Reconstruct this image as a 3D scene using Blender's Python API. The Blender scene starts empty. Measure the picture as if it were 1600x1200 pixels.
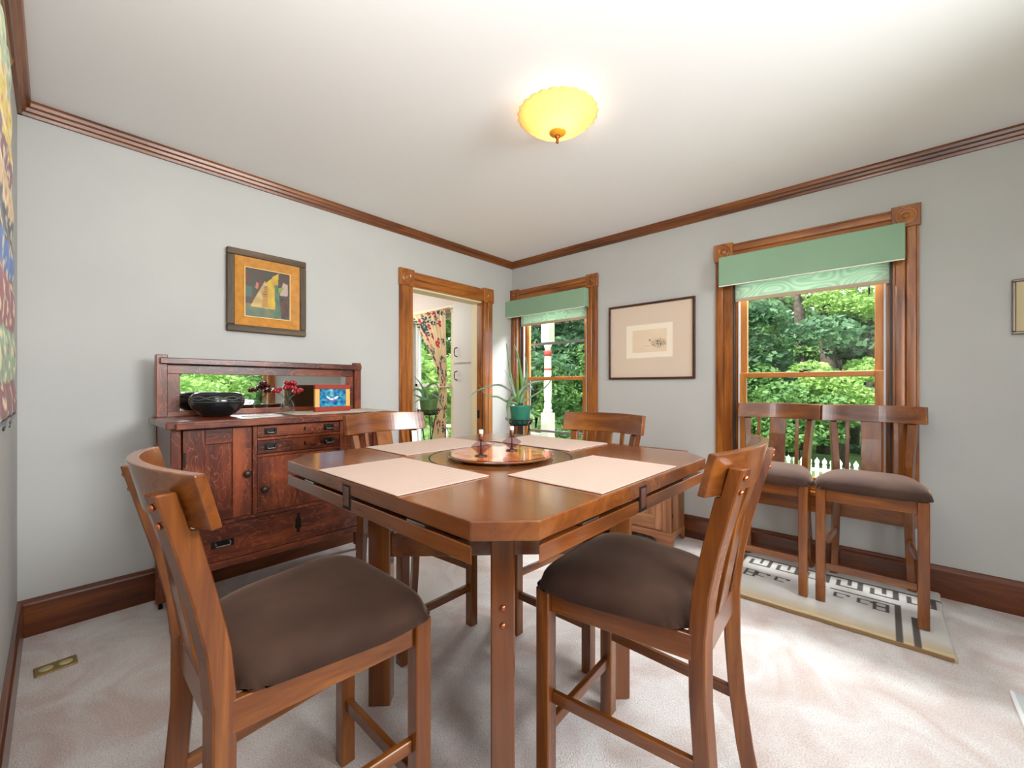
import bpy, bmesh, math, random
from mathutils import Vector, Matrix, noise
random.seed(7)
C = bpy.context.scene.collection
PI = math.pi
R = math.radians
sc = bpy.context.scene

# ------------------------------------------------------------------ camera, sky, light, exposure
YAW = .7335
CAM = Vector((3.012, -3.342, 1.18))
cd = bpy.data.cameras.new('camera'); cam = bpy.data.objects.new('camera', cd); C.objects.link(cam)
cam.location = CAM; cam.rotation_euler = (PI/2, 0, PI/2 - YAW + R(0))
cam.rotation_euler = (PI/2, 0, math.atan2(math.sin(YAW), math.cos(YAW)))
cd.sensor_width = 36; cd.lens = 36*645/1600; cd.shift_y = (604-600)/1600
cd.clip_start = .03; cd.clip_end = 300
sc.camera = cam
sc.view_settings.view_transform = 'Standard'; sc.view_settings.look = 'None'
sc.view_settings.gamma = 1; sc.view_settings.use_curve_mapping = False
sc.view_settings.exposure = 0.60
sc.cycles.max_bounces = 10; sc.cycles.diffuse_bounces = 5; sc.cycles.glossy_bounces = 5
sc.cycles.transparent_max_bounces = 16
sc.cycles.caustics_reflective = False; sc.cycles.caustics_refractive = False
sc.cycles.sample_clamp_indirect = 4

w = bpy.data.worlds.new('sky'); sc.world = w; w.use_nodes = True
bg = w.node_tree.nodes['Background']; bg.inputs[0].default_value = (.76, .88, 1, 1); bg.inputs[1].default_value = 1.6

def lamp(name, kind, loc, energy, color=(1, 1, 1), rot=None, aim=None, **kw):
    l = bpy.data.lights.new(name, kind); l.energy = energy; l.color = color
    for k, v in kw.items(): setattr(l, k, v)
    o = bpy.data.objects.new(name, l); C.objects.link(o); o.location = loc
    if rot: o.rotation_euler = rot
    if aim: o.rotation_euler = (Vector(aim)-Vector(loc)).to_track_quat('-Z', 'Y').to_euler()
    return o
lamp('sun', 'SUN', (0, 0, 12), 5.5, (1, .95, .85), aim=(3.5, 8, 0), angle=R(2))
# added fill: lamp for the right window's daylight, lamp at the windowless front wall
lamp('window_fill_right', 'AREA', (4.24, -1.85, 1.95), 30, (.96, .98, 1), aim=(.2, -2.4, 1.1), shape='RECTANGLE', size=1.5, size_y=.65, spread=R(115))
lamp('fill_front', 'AREA', (3.75, -3.40, 1.5), 25, (.96, .98, 1), aim=(1.5, -.2, 1.6), shape='RECTANGLE', size=.85, size_y=1.5)
# two unseen lamps added near the camera to brighten ceiling and left floor
lamp('fill_ceiling', 'AREA', (2.90, -3.38, 1.66), 22, (1, .99, .98), aim=(2.42, -3.38, 2.52), shape='RECTANGLE', size=.5, size_y=.4)
lamp('fill_left', 'AREA', (2.2, -3.40, 2.47), 8, (1, .99, .98), aim=(.9, -2.4, .3), shape='RECTANGLE', size=.7, size_y=.10)
for nm, x, wx in (('daylight_window_2', 2.62, .8), ('daylight_window_1', .55, .75)):
    lamp(nm, 'AREA', (x, .42, 2.35), 95, (.95, .99, 1), aim=(x, -1.0, .2), shape='RECTANGLE', size=wx, size_y=.5)
lamp('side_room_area', 'AREA', (-1.9, -1.2, 2.3), 26, (1, .98, .93), aim=(-1.2, -.4, .8), shape='RECTANGLE', size=1.2, size_y=1.2)  # area lamp under the side room ceiling, aimed at its window wall

# ------------------------------------------------------------------ helpers
def lin(c):
    return tuple(((x/255)/12.92 if x/255 <= .04045 else ((x/255+.055)/1.055)**2.4) for x in c)
def col4(c): return lin(c)+(1,)

MATS = {}
def newmat(name):
    m = bpy.data.materials.new(name); m.use_nodes = True
    nt = m.node_tree; b = nt.nodes['Principled BSDF']
    return m, nt, b
def plain(name, c, rough=.5, metal=0, spec=.5, noise_amt=0, nscale=20, bump=0, **kw):
    if name in MATS: return MATS[name]
    m, nt, b = newmat(name)
    b.inputs['Base Color'].default_value = col4(c); b.inputs['Roughness'].default_value = rough
    b.inputs['Metallic'].default_value = metal; b.inputs['Specular IOR Level'].default_value = spec
    for k, v in kw.items(): b.inputs[k].default_value = v
    if noise_amt or bump:
        tc = nt.nodes.new('ShaderNodeTexCoord'); n = nt.nodes.new('ShaderNodeTexNoise')
        n.inputs['Scale'].default_value = nscale; n.inputs['Detail'].default_value = 5
        nt.links.new(tc.outputs['Object'], n.inputs['Vector'])
        if noise_amt:
            r = nt.nodes.new('ShaderNodeValToRGB')
            r.color_ramp.elements[0].position = .3; r.color_ramp.elements[1].position = .7
            r.color_ramp.elements[0].color = col4([max(0, v*(1-noise_amt)) for v in c])
            r.color_ramp.elements[1].color = col4([min(255, v*(1+noise_amt*.6)) for v in c])
            nt.links.new(n.outputs['Fac'], r.inputs[0]); nt.links.new(r.outputs[0], b.inputs['Base Color'])
        if bump:
            bp = nt.nodes.new('ShaderNodeBump'); bp.inputs['Strength'].default_value = bump; bp.inputs['Distance'].default_value = .01
            nt.links.new(n.outputs['Fac'], bp.inputs['Height']); nt.links.new(bp.outputs[0], b.inputs['Normal'])
    MATS[name] = m
    return m
def wood(name, dark, mid, light, axis='x', rough=.35, scale=14, coat=.0, fleck=0, worn=0, stretch=.09):
    key = name+'_'+axis
    if key in MATS: return MATS[key]
    m, nt, b = newmat(key); N = nt.nodes; L = nt.links
    tc = N.new('ShaderNodeTexCoord'); oi = N.new('ShaderNodeObjectInfo')
    mul = N.new('ShaderNodeVectorMath'); mul.operation = 'SCALE'; mul.inputs[0].default_value = (7.3, 5.1, 9.7)
    L.new(oi.outputs['Random'], mul.inputs['Scale'])
    add = N.new('ShaderNodeVectorMath'); add.operation = 'ADD'
    L.new(tc.outputs['Object'], add.inputs[0]); L.new(mul.outputs[0], add.inputs[1])
    mp = N.new('ShaderNodeMapping'); s = [1, 1, 1]; s['xyz'.index(axis)] = stretch
    mp.inputs['Scale'].default_value = s; L.new(add.outputs[0], mp.inputs[0])
    n = N.new('ShaderNodeTexNoise'); n.inputs['Scale'].default_value = scale; n.inputs['Detail'].default_value = 7
    n.inputs['Roughness'].default_value = .62; n.inputs['Distortion'].default_value = .9
    L.new(mp.outputs[0], n.inputs['Vector'])
    r = N.new('ShaderNodeValToRGB'); e = r.color_ramp.elements
    e[0].position = .32; e[0].color = col4(dark); e[1].position = .68; e[1].color = col4(light)
    x = e.new(.5); x.color = col4(mid)
    L.new(n.outputs['Fac'], r.inputs[0]); out = r.outputs[0]
    n2 = N.new('ShaderNodeTexNoise'); n2.inputs['Scale'].default_value = scale*9; n2.inputs['Detail'].default_value = 2
    L.new(mp.outputs[0], n2.inputs['Vector'])
    r2 = N.new('ShaderNodeValToRGB'); r2.color_ramp.elements[0].position = .38; r2.color_ramp.elements[1].position = .52
    r2.color_ramp.elements[0].color = (.72, .72, .72, 1); r2.color_ramp.elements[1].color = (1, 1, 1, 1)
    L.new(n2.outputs['Fac'], r2.inputs[0])
    mx = N.new('ShaderNodeMix'); mx.data_type = 'RGBA'; mx.blend_type = 'MULTIPLY'; mx.inputs[0].default_value = .38
    L.new(out, mx.inputs[6]); L.new(r2.outputs[0], mx.inputs[7]); out = mx.outputs[2]
    if fleck:
        mp3 = N.new('ShaderNodeMapping'); s = [1, 1, 1]; s['xyz'.index(axis)] = .35; mp3.inputs['Scale'].default_value = s
        L.new(add.outputs[0], mp3.inputs[0])
        n3 = N.new('ShaderNodeTexNoise'); n3.inputs['Scale'].default_value = 18; n3.inputs['Detail'].default_value = 1.5
        n3.inputs['Distortion'].default_value = 2.2; L.new(mp3.outputs[0], n3.inputs['Vector'])
        r3 = N.new('ShaderNodeValToRGB'); q = r3.color_ramp.elements
        q[0].position = .50; q[0].color = (0, 0, 0, 1); q[1].position = .525; q[1].color = (1, 1, 1, 1); t = q.new(.555); t.color = (0, 0, 0, 1)
        L.new(n3.outputs['Fac'], r3.inputs[0])
        ml = N.new('ShaderNodeMath'); ml.operation = 'MULTIPLY'; ml.inputs[1].default_value = fleck; L.new(r3.outputs[0], ml.inputs[0])
        m3 = N.new('ShaderNodeMix'); m3.data_type = 'RGBA'; m3.inputs[7].default_value = col4([min(255, v*1.25+25) for v in light])
        L.new(ml.outputs[0], m3.inputs[0]); L.new(out, m3.inputs[6]); out = m3.outputs[2]
    if worn:
        n4 = N.new('ShaderNodeTexNoise'); n4.inputs['Scale'].default_value = 4.5; n4.inputs['Detail'].default_value = 6
        L.new(add.outputs[0], n4.inputs['Vector'])
        r4 = N.new('ShaderNodeValToRGB'); r4.color_ramp.elements[0].position = .5; r4.color_ramp.elements[1].position = .62
        L.new(n4.outputs['Fac'], r4.inputs[0])
        ml = N.new('ShaderNodeMath'); ml.operation = 'MULTIPLY'; ml.inputs[1].default_value = worn; L.new(r4.outputs[0], ml.inputs[0])
        m4 = N.new('ShaderNodeMix'); m4.data_type = 'RGBA'; m4.inputs[7].default_value = col4([min(255, light[0]*1.2), light[1]*1.25, light[2]*1.1])
        L.new(ml.outputs[0], m4.inputs[0]); L.new(out, m4.inputs[6]); out = m4.outputs[2]
    L.new(out, b.inputs['Base Color']); b.inputs['Roughness'].default_value = rough
    b.inputs['Coat Weight'].default_value = coat; b.inputs['Coat Roughness'].default_value = .15
    bp = N.new('ShaderNodeBump'); bp.inputs['Strength'].default_value = .05; bp.inputs['Distance'].default_value = .004
    L.new(n2.outputs['Fac'], bp.inputs['Height']); L.new(bp.outputs[0], b.inputs['Normal'])
    MATS[key] = m
    return m
def printed(name, rough=.8, coat=0, metal=0, sheen=0, weave=0):
    """material for flat prints and woven patterns: colour comes from the mesh's colour layer"""
    if name in MATS: return MATS[name]
    m, nt, b = newmat(name)
    a = nt.nodes.new('ShaderNodeVertexColor'); a.layer_name = 'Col'
    nt.links.new(a.outputs[0], b.inputs['Base Color']); b.inputs['Roughness'].default_value = rough
    b.inputs['Coat Weight'].default_value = coat; b.inputs['Metallic'].default_value = metal; b.inputs['Sheen Weight'].default_value = sheen
    if weave:
        tc = nt.nodes.new('ShaderNodeTexCoord'); n = nt.nodes.new('ShaderNodeTexNoise'); n.inputs['Scale'].default_value = weave
        nt.links.new(tc.outputs['Object'], n.inputs['Vector'])
        bp = nt.nodes.new('ShaderNodeBump'); bp.inputs['Strength'].default_value = .5; bp.inputs['Distance'].default_value = .004
        nt.links.new(n.outputs['Fac'], bp.inputs['Height']); nt.links.new(bp.outputs[0], b.inputs['Normal'])
    MATS[name] = m
    return m

class MB:
    def __init__(s): s.v = []; s.f = []; s.c = None
    def add(s, vs, fs):
        o = len(s.v); s.v += [tuple(p) for p in vs]; s.f += [tuple(i+o for i in f) for f in fs]; return s
    def box(s, x0, y0, z0, x1, y1, z1):
        vs = [(x, y, z) for z in (z0, z1) for x, y in ((x0, y0), (x1, y0), (x1, y1), (x0, y1))]
        return s.add(vs, [(3, 2, 1, 0), (4, 5, 6, 7), (0, 1, 5, 4), (1, 2, 6, 5), (2, 3, 7, 6), (3, 0, 4, 7)])
    def prism(s, poly, a0, a1, axis='z', f=None):
        """poly in the two other axes (cyclic order), extruded a0..a1 along axis"""
        def P(p, a):
            if axis == 'z': return (p[0], p[1], a)
            if axis == 'x': return (a, p[0], p[1])
            return (p[0], a, p[1])
        n = len(poly)
        area = sum(poly[i][0]*poly[(i+1) % n][1]-poly[(i+1) % n][0]*poly[i][1] for i in range(n))
        if (area < 0) != (axis == 'y'): poly = poly[::-1]
        vs = [P(p, a0) for p in poly]+[P(p, a1) for p in poly]
        fs = [tuple(range(n))[::-1], tuple(range(n, 2*n))]+[(i, (i+1) % n, n+(i+1) % n, n+i) for i in range(n)]
        return s.add(vs, fs)
    def lathe(s, prof, c=(0, 0, 0), n=32, axis='z', mod=None):
        vs = []
        for j, (r, h) in enumerate(prof):
            for i in range(n):
                t = 2*PI*i/n; rr = r*(mod(t, j) if mod else 1); a, b = rr*math.cos(t), rr*math.sin(t)
                if axis == 'z': vs.append((c[0]+a, c[1]+b, c[2]+h))
                elif axis == 'x': vs.append((c[0]+h, c[1]+a, c[2]+b))
                else: vs.append((c[0]+b, c[1]+h, c[2]+a))
        fs = [(j*n+i, j*n+(i+1) % n, (j+1)*n+(i+1) % n, (j+1)*n+i) for j in range(len(prof)-1) for i in range(n)]
        if prof[0][0] > 1e-6: fs.append(tuple(range(n))[::-1])
        if prof[-1][0] > 1e-6: fs.append(tuple((len(prof)-1)*n+i for i in range(n)))
        return s.add(vs, fs)
    def tube(s, pts, rad, n=8, flat=1, up=(0, 0, 1)):
        pts = [Vector(p) for p in pts]; k = len(pts)
        if not hasattr(rad, '__len__'): rad = [rad]*k
        vs = []
        for i, p in enumerate(pts):
            d = (pts[min(i+1, k-1)]-pts[max(i-1, 0)]).normalized()
            u = d.cross(Vector(up))
            if u.length < .05: u = d.cross(Vector((1, 0, 0)))
            u.normalize(); v = u.cross(d)
            for j in range(n):
                t = 2*PI*j/n; vs.append(p+u*math.cos(t)*rad[i]+v*math.sin(t)*rad[i]*flat)
        fs = [(i*n+j, i*n+(j+1) % n, (i+1)*n+(j+1) % n, (i+1)*n+j) for i in range(k-1) for j in range(n)]
        fs += [tuple(range(n))[::-1], tuple((k-1)*n+j for j in range(n))]
        return s.add(vs, fs)
    def build(s, name, m, parent=None, bevel=0, smooth=False, loc=None, seg=1):
        me = bpy.data.meshes.new(name); me.from_pydata(s.v, [], s.f)
        bm = bmesh.new(); bm.from_mesh(me); bmesh.ops.recalc_face_normals(bm, faces=bm.faces); bm.to_mesh(me); bm.free()
        if smooth:
            me.polygons.foreach_set('use_smooth', [True]*len(me.polygons))
        me.materials.append(m)
        o = bpy.data.objects.new(name, me); C.objects.link(o)
        if parent: o.parent = parent
        if loc: o.location = loc
        if bevel:
            b = o.modifiers.new('Bevel', 'BEVEL'); b.width = bevel; b.segments = seg; b.limit_method = 'ANGLE'; b.angle_limit = R(35)
        return o
def box(name, m, parent, x0, y0, z0, x1, y1, z1, bevel=.002): return MB().box(x0, y0, z0, x1, y1, z1).build(name, m, parent, bevel)
def tag(o, label, cat, group=None):
    o['label'] = label; o['category'] = cat
    if group: o['group'] = group
    return o
def thing(name, label, cat, loc=(0, 0, 0), rz=0, group=None):
    o = bpy.data.objects.new(name, None); C.objects.link(o); o.location = loc; o.rotation_euler = (0, 0, rz)
    o.empty_display_size = .1
    return tag(o, label, cat, group)
def struct(o): o['kind'] = 'structure'; return o
def sempty(name, loc=(0, 0, 0)):
    o = bpy.data.objects.new(name, None); C.objects.link(o); o.location = loc; o['kind'] = 'structure'; return o
def dup(root, loc, rz, label=None, group=None):
    r = root.copy(); C.objects.link(r); r.location = loc; r.rotation_euler = (0, 0, rz)
    if label: r['label'] = label
    if group: r['group'] = group
    for ch in list(root.children):
        c = ch.copy(); C.objects.link(c); c.parent = r
        for g in list(ch.children):
            d = g.copy(); C.objects.link(d); d.parent = c
    return r
def sheet(name, m, parent, nu, nv, pos, colf, thick=0, smooth=True):
    """a surface pos(u,v) with a colour per point colf(u,v) -> sRGB; u,v in 0..1"""
    vs = [pos(i/nu, j/nv) for j in range(nv+1) for i in range(nu+1)]
    fs = [(j*(nu+1)+i, j*(nu+1)+i+1, (j+1)*(nu+1)+i+1, (j+1)*(nu+1)+i) for j in range(nv) for i in range(nu)]
    me = bpy.data.meshes.new(name); me.from_pydata(vs, [], fs)
    a = me.color_attributes.new('Col', 'FLOAT_COLOR', 'POINT'); buf = []
    for j in range(nv+1):
        for i in range(nu+1): buf += list(lin(colf(i/nu, j/nv)))+[1]
    a.data.foreach_set('color', buf)
    if smooth: me.polygons.foreach_set('use_smooth', [True]*len(fs))
    me.materials.append(m); o = bpy.data.objects.new(name, me); C.objects.link(o)
    if parent: o.parent = parent
    if thick:
        s = o.modifiers.new('Solid', 'SOLIDIFY'); s.thickness = thick; s.offset = -1
    return o
def nz(x, y, z=0): return noise.noise(Vector((x, y, z)))
def mixc(a, b, t): t = max(0, min(1, t)); return tuple(p+(q-p)*t for p, q in zip(a, b))

# ------------------------------------------------------------------ materials
WALL = plain('wall_paint', (188, 188, 184), .85, noise_amt=.018, nscale=2.2, bump=.06)
CEIL = plain('ceiling_paint', (240, 240, 240), .9, bump=.04)
CREAM = plain('cream_paint', (232, 222, 190), .5)
WHITE = plain('white_paint', (226, 222, 216), .5)
PINK = plain('pinkish_paint', (222, 210, 202), .8)
def TRIM(ax): return wood('trim_oak', (104, 54, 14), (150, 84, 26), (184, 114, 42), ax, .3, 16, .35)
def TRIMC(ax): return wood('crown_wood', (78, 38, 12), (110, 58, 18), (138, 78, 28), ax, .35, 16, .2)
def BASE(ax): return wood('base_wood', (66, 28, 10), (100, 48, 18), (130, 70, 30), ax, .32, 12, .3)
def SASH(ax): return wood('sash_wood', (160, 92, 30), (190, 120, 46), (208, 142, 66), ax, .4, 14, .15)
def TBL(ax): return wood('table_wood', (88, 44, 18), (118, 64, 26), (138, 82, 36), ax, .2, 7, .6)
def CHR(ax): return wood('chair_wood', (82, 38, 12), (116, 62, 20), (150, 88, 30), ax, .26, 10, .4)
def OAK(ax): return wood('sideboard_oak', (54, 20, 12), (94, 40, 22), (142, 70, 38), ax, .32, 8, .25, fleck=.38, worn=.35)
def PINE(ax): return wood('cabinet_wood', (118, 72, 44), (158, 104, 68), (188, 136, 96), ax, .5, 12)
BRASS = plain('brass', (176, 128, 60), .3, 1)
COPPER = plain('copper', (190, 112, 78), .3, 1)
IRON = plain('dark_iron', (40, 36, 34), .45, .7)
STEEL = plain('steel', (190, 190, 186), .25, 1)
BLACK = plain('black', (16, 12, 10), .6)
def glass(name, tint=(1, 1, 1), refl=.12):
    if name in MATS: return MATS[name]
    m, nt, b = newmat(name); N = nt.nodes; L = nt.links
    t = N.new('ShaderNodeBsdfTransparent'); t.inputs[0].default_value = tint+(1,)
    g = N.new('ShaderNodeBsdfGlossy'); g.inputs['Roughness'].default_value = .02
    lw = N.new('ShaderNodeLayerWeight'); lw.inputs[0].default_value = .5
    pw_ = N.new('ShaderNodeMath'); pw_.operation = 'POWER'; pw_.inputs[1].default_value = 4.5; L.new(lw.outputs['Facing'], pw_.inputs[0])
    f = N.new('ShaderNodeMath'); f.operation = 'MULTIPLY_ADD'; f.inputs[1].default_value = .8; f.inputs[2].default_value = .012; L.new(pw_.outputs[0], f.inputs[0])
    mx = N.new('ShaderNodeMixShader'); L.new(f.outputs[0], mx.inputs[0]); L.new(t.outputs[0], mx.inputs[1]); L.new(g.outputs[0], mx.inputs[2])
    L.new(mx.outputs[0], N['Material Output'].inputs[0]); MATS[name] = m
    return m
GLASS = glass('window_glass')

# carpet
CARPET, nt, b = newmat('carpet')
N = nt.nodes; L = nt.links
tc = N.new('ShaderNodeTexCoord')
n1 = N.new('ShaderNodeTexNoise'); n1.inputs['Scale'].default_value = 3.2; n1.inputs['Detail'].default_value = 4; n1.inputs['Distortion'].default_value = 1.4
n2 = N.new('ShaderNodeTexNoise'); n2.inputs['Scale'].default_value = 190; n2.inputs['Detail'].default_value = 3
L.new(tc.outputs['Object'], n1.inputs[0]); L.new(tc.outputs['Object'], n2.inputs[0])
r1 = N.new('ShaderNodeValToRGB'); e = r1.color_ramp.elements
e[0].position = .36; e[0].color = col4((222, 204, 196)); e[1].position = .6; e[1].color = col4((242, 236, 232))
L.new(n1.outputs['Fac'], r1.inputs[0])
r2 = N.new('ShaderNodeValToRGB'); r2.color_ramp.elements[0].position = .35; r2.color_ramp.elements[1].position = .6
r2.color_ramp.elements[0].color = (.70, .68, .66, 1); r2.color_ramp.elements[1].color = (1, 1, 1, 1); L.new(n2.outputs['Fac'], r2.inputs[0])
mx = N.new('ShaderNodeMix'); mx.data_type = 'RGBA'; mx.blend_type = 'MULTIPLY'; mx.inputs[0].default_value = .8
L.new(r1.outputs[0], mx.inputs[6]); L.new(r2.outputs[0], mx.inputs[7]); L.new(mx.outputs[2], b.inputs['Base Color'])
b.inputs['Roughness'].default_value = 1; b.inputs['Sheen Weight'].default_value = .25; b.inputs['Specular IOR Level'].default_value = .1
bp = N.new('ShaderNodeBump'); bp.inputs['Strength'].default_value = .9; bp.inputs['Distance'].default_value = .008
ad = N.new('ShaderNodeMath'); ad.operation = 'ADD'; L.new(n1.outputs['Fac'], ad.inputs[0]); L.new(n2.outputs['Fac'], ad.inputs[1])
L.new(ad.outputs[0], bp.inputs['Height']); L.new(bp.outputs[0], b.inputs['Normal'])

# ------------------------------------------------------------------ room shell
XR, YF, ZC = 4.3, -3.457, 2.52
T = .13
def rect_wall(name, axis, a0, a1, at, th, holes, z1=ZC, m=WALL, z0=0):
    """wall in a vertical plane: runs a0..a1 along axis, holes = (a0,a1,z0,z1)"""
    mb = MB()
    cuts = sorted({a0, a1, *[h[0] for h in holes], *[h[1] for h in holes]})
    for p, q in zip(cuts, cuts[1:]):
        hs = sorted([h for h in holes if h[0] <= p+1e-6 and h[1] >= q-1e-6], key=lambda h: h[2])
        z = z0
        for h in hs+[(0, 0, z1, z1)]:
            if h[2] > z+1e-6:
                lo, hi = sorted((at, at+th))
                if axis == 'x': mb.box(p, lo, z, q, hi, h[2])
                else: mb.box(lo, p, z, hi, q, h[2])
            z = max(z, h[3])
    return struct(mb.build(name, m))
W1 = (.105, .955, .55, 2.10); W2 = (2.185, 3.05, .50, 2.11); D1 = (-1.285, -.445, 0, 2.035)
E1 = (-2.45, -1.15, .75, 2.15); KW = (-1.84, -1.0, .35, 2.1)
rect_wall('wall_back', 'x', -3.3, XR+T, 0, T, [W1, W2, KW])
rect_wall('wall_left', 'y', YF, 0, -T, T, [D1])
rect_wall('wall_front', 'x', -T, XR+T, YF-T, T, [])
rect_wall('wall_right', 'y', YF, 0, XR, T, [E1])
struct(MB().box(-T, YF-T, -.1, XR+T, T, 0).build('floor', CARPET))
struct(MB().box(-T, YF-T, ZC, XR+T, T, ZC+.08).build('ceiling', CEIL))
# side room seen through the doorway
struct(MB().box(-3.3, -3.2, -.1, -T, T, -.002).build('floor_side_room', plain('side_floor', (196, 176, 150), .5)))
struct(MB().box(-3.3, -3.2, 2.5, -T, T, 2.58).build('ceiling_side_room', WHITE))
struct(MB().box(-3.3, -3.2, 0, -3.2, 0, 2.5).build('wall_side_room_far', PINK))
struct(MB().box(-3.3, -3.3, 0, -T, -3.2, 2.5).build('wall_side_room_front', PINK))
struct(MB().box(-3.2, -.012, 2.2, -T-.002, -.001, 2.5).add([], []).build('wall_side_room_back', PINK))

# crown trim
CP = [(0, 2.455), (.014, 2.455), (.018, 2.468), (.026, 2.474), (.030, 2.488), (.040, 2.494), (.044, 2.508), (.044, 2.52), (0, 2.52)]
struct(MB().prism([(-p, z) for p, z in CP], 0, XR, 'x').build('trim_1', TRIMC('x')))
struct(MB().prism([(p, z) for p, z in CP], YF, 0, 'y').build('trim_2', TRIMC('y')))
struct(MB().prism([(YF+p, z) for p, z in CP], 0, XR, 'x').build('trim_3', TRIMC('x')))
struct(MB().prism([(XR-p, z) for p, z in CP], YF, 0, 'y').build('trim_4', TRIMC('y')))
BP = [(0, 0), (.020, 0), (.020, .150), (.014, .158), (.012, .170), (0, .174)]
struct(MB().prism([(-p, z) for p, z in BP], 0.02, XR, 'x').build('baseboard_back', BASE('x')))
lb = struct(MB().prism([(p, z) for p, z in BP], YF, -1.415, 'y').prism([(p, z) for p, z in BP], -.316, 0, 'y').build('baseboard_left', BASE('y')))
struct(MB().prism([(YF+p, z) for p, z in BP], 0.02, XR, 'x').build('baseboard_front', BASE('x')))
struct(MB().prism([(XR-p, z) for p, z in BP], YF, 0, 'y').build('baseboard_right', BASE('y')))

def casing_prof(wd):
    """profile across the width (0..wd), out depth positive"""
    pts = [(0, 0)]
    k = 22
    for i in range(k+1):
        t = i/k
        d = .019+.0035*abs(math.sin(2*PI*t*1.0))**.4 if .10 < t < .90 else .015
        if .46 < t < .54: d = .015
        pts.append((t*wd, d))
    pts.append((wd, 0))
    return pts
def rosette(parent, name, plane, a, z, s, out):
    """square corner block with turned rings; plane 'x' = block on wall y=0 spanning x; 'y' = on wall x=0 spanning y"""
    mb = MB(); h = s/2
    if plane == 'x': mb.box(a-h, -out, z-h, a+h, 0, z+h)
    else: mb.box(0, a-h, z-h, out, a+h, z+h)
    o = mb.build(name, TRIM('z'), parent, .003)
    prof = [(.0001, .012), (.010, .011), (.016, .007), (.020, .002), (.026, .002), (.031, .007), (.036, .007), (.041, .001), (.044, .001), (.048, .004), (.051, 0)]
    k = s/.13
    if plane == 'x': MB().lathe([(r*k, -d) for r, d in prof], (a, -out, z), 28, 'y').build('rosette', TRIM('z'), o, smooth=True)
    else: MB().lathe([(r*k, d) for r, d in prof], (out, a, z), 28, 'x').build('rosette', TRIM('z'), o, smooth=True)
    return o
def casing_set(parent, plane, a0, a1, z0, z1, wd, sgn):
    """casings round an opening a0..a1 up to z1; sgn = direction of 'out' on the normal axis"""
    pr = casing_prof(wd); blk = wd+.014
    for s0 in (a0-wd, a1):
        if plane == 'x': MB().prism([(s0+p, sgn*d) for p, d in pr], z0, z1+.004, 'z').build('casing', TRIM('z'), parent)
        else: MB().prism([(sgn*d, s0+p) for p, d in pr], z0, z1+.004, 'z').build('casing', TRIM('z'), parent)
    if plane == 'x': MB().prism([(sgn*d, z1+p) for p, d in pr], a0, a1, 'x').build('header', TRIM('x'), parent)
    else: MB().prism([(sgn*d, z1+p) for p, d in pr], a0, a1, 'y').build('header', TRIM('y'), parent)
    for a in (a0-wd/2, a1+wd/2): rosette(parent, 'corner_block', plane, a, z1+wd/2+.004, blk, .032)

# ---- windows of the back wall
GREYJ = plain('jamb_channel', (58, 48, 40), .5)
WMETAL = plain('white_metal', (225, 225, 225), .4)
TAN = plain('shade_hem', (196, 170, 146), .6)
def back_window(n, W, meet, wd, storm=False):
    x0, x1, z0, z1 = W
    w_ = sempty('window_%d' % n)
    casing_set(w_, 'x', x0, x1, z0-.03, z1, wd, -1)
    box('stool', TRIM('x'), w_, x0-wd-.02, -.05, z0-.03, x1+wd+.02, .02, z0-.003, .004)
    box('apron', TRIM('x'), w_, x0-wd+.01, -.02, z0-.14, x1+wd-.01, -.0005, z0-.03, .003)
    # jamb: dark spring channels, white stop strips
    for s, a in ((1, x0), (-1, x1)):
        MB().box(min(a, a+s*.012), .0, z0, max(a, a+s*.012), .035, z1).build('jamb_channel', GREYJ, w_)
        MB().box(min(a, a+s*.030), .035, z0, max(a, a+s*.030), .10, z1).build('jamb_liner', TRIM('z'), w_)
        MB().box(min(a+s*.030, a+s*.040), .03, z0, max(a+s*.030, a+s*.040), .05, z1).build('stop_strip', WMETAL, w_)
    MB().box(x0, .0, z1-.012, x1, .12, z1).build('head_jamb', TRIM('x'), w_)
    MB().box(x0, .0, z0-.003, x1, .16, z0+.008).build('sill_board', TRIM('x'), w_)
    def sash(nm, za, zb, y, rail_b, rail_t, st=.045):
        a, b_ = x0+.036, x1-.036; mb = MB()
        mb.box(a, y, za, a+st, y+.03, zb).box(b_-st, y, za, b_, y+.03, zb)
        s = mb.build('sash', SASH('z'), w_, .003)
        MB().box(a+st, y, za, b_-st, y+.03, za+rail_b).box(a+st, y, zb-rail_t, b_-st, y+.03, zb).build('sash_rail', SASH('x'), s, .003)
        MB().box(a+st-.003, y+.013, za+rail_b-.003, b_-st+.003, y+.017, zb-rail_t+.003).build('pane', GLASS, s)
        return s
    sash('lower', z0+.006, meet+.018, .035, .07, .036)
    sash('upper', meet-.018, z1-.012, .068, .036, .05)
    # lock on the meeting rail
    lk = MB().lathe([(.016, 0), (.016, .008), (.009, .012), (.001, .016)], ((x0+x1)/2-.02, .05, meet+.018), 14)
    lk.tube([((x0+x1)/2-.02, .05, meet+.028), ((x0+x1)/2+.03, .043, meet+.032)], .005, 6); lk.build('sash_lock', IRON, w_, smooth=True)
    if storm:
        mb = MB()
        for z in (.70, 1.62): mb.box(x0, .12, z, x1, .135, z+.022)
        for x in (x0+.03, x1-.05): mb.box(x, .12, z0, x+.02, .135, z1)
        mb.build('storm_frame', plain('aluminium', (150, 152, 156), .4, .6), w_)
    return w_
back_window(1, W1, 1.262, .108, True)
back_window(2, W2, 1.262, .113)

GREEN = plain('valance_green', (140, 172, 142), .85, noise_amt=.02, nscale=6, bump=.05)
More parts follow.
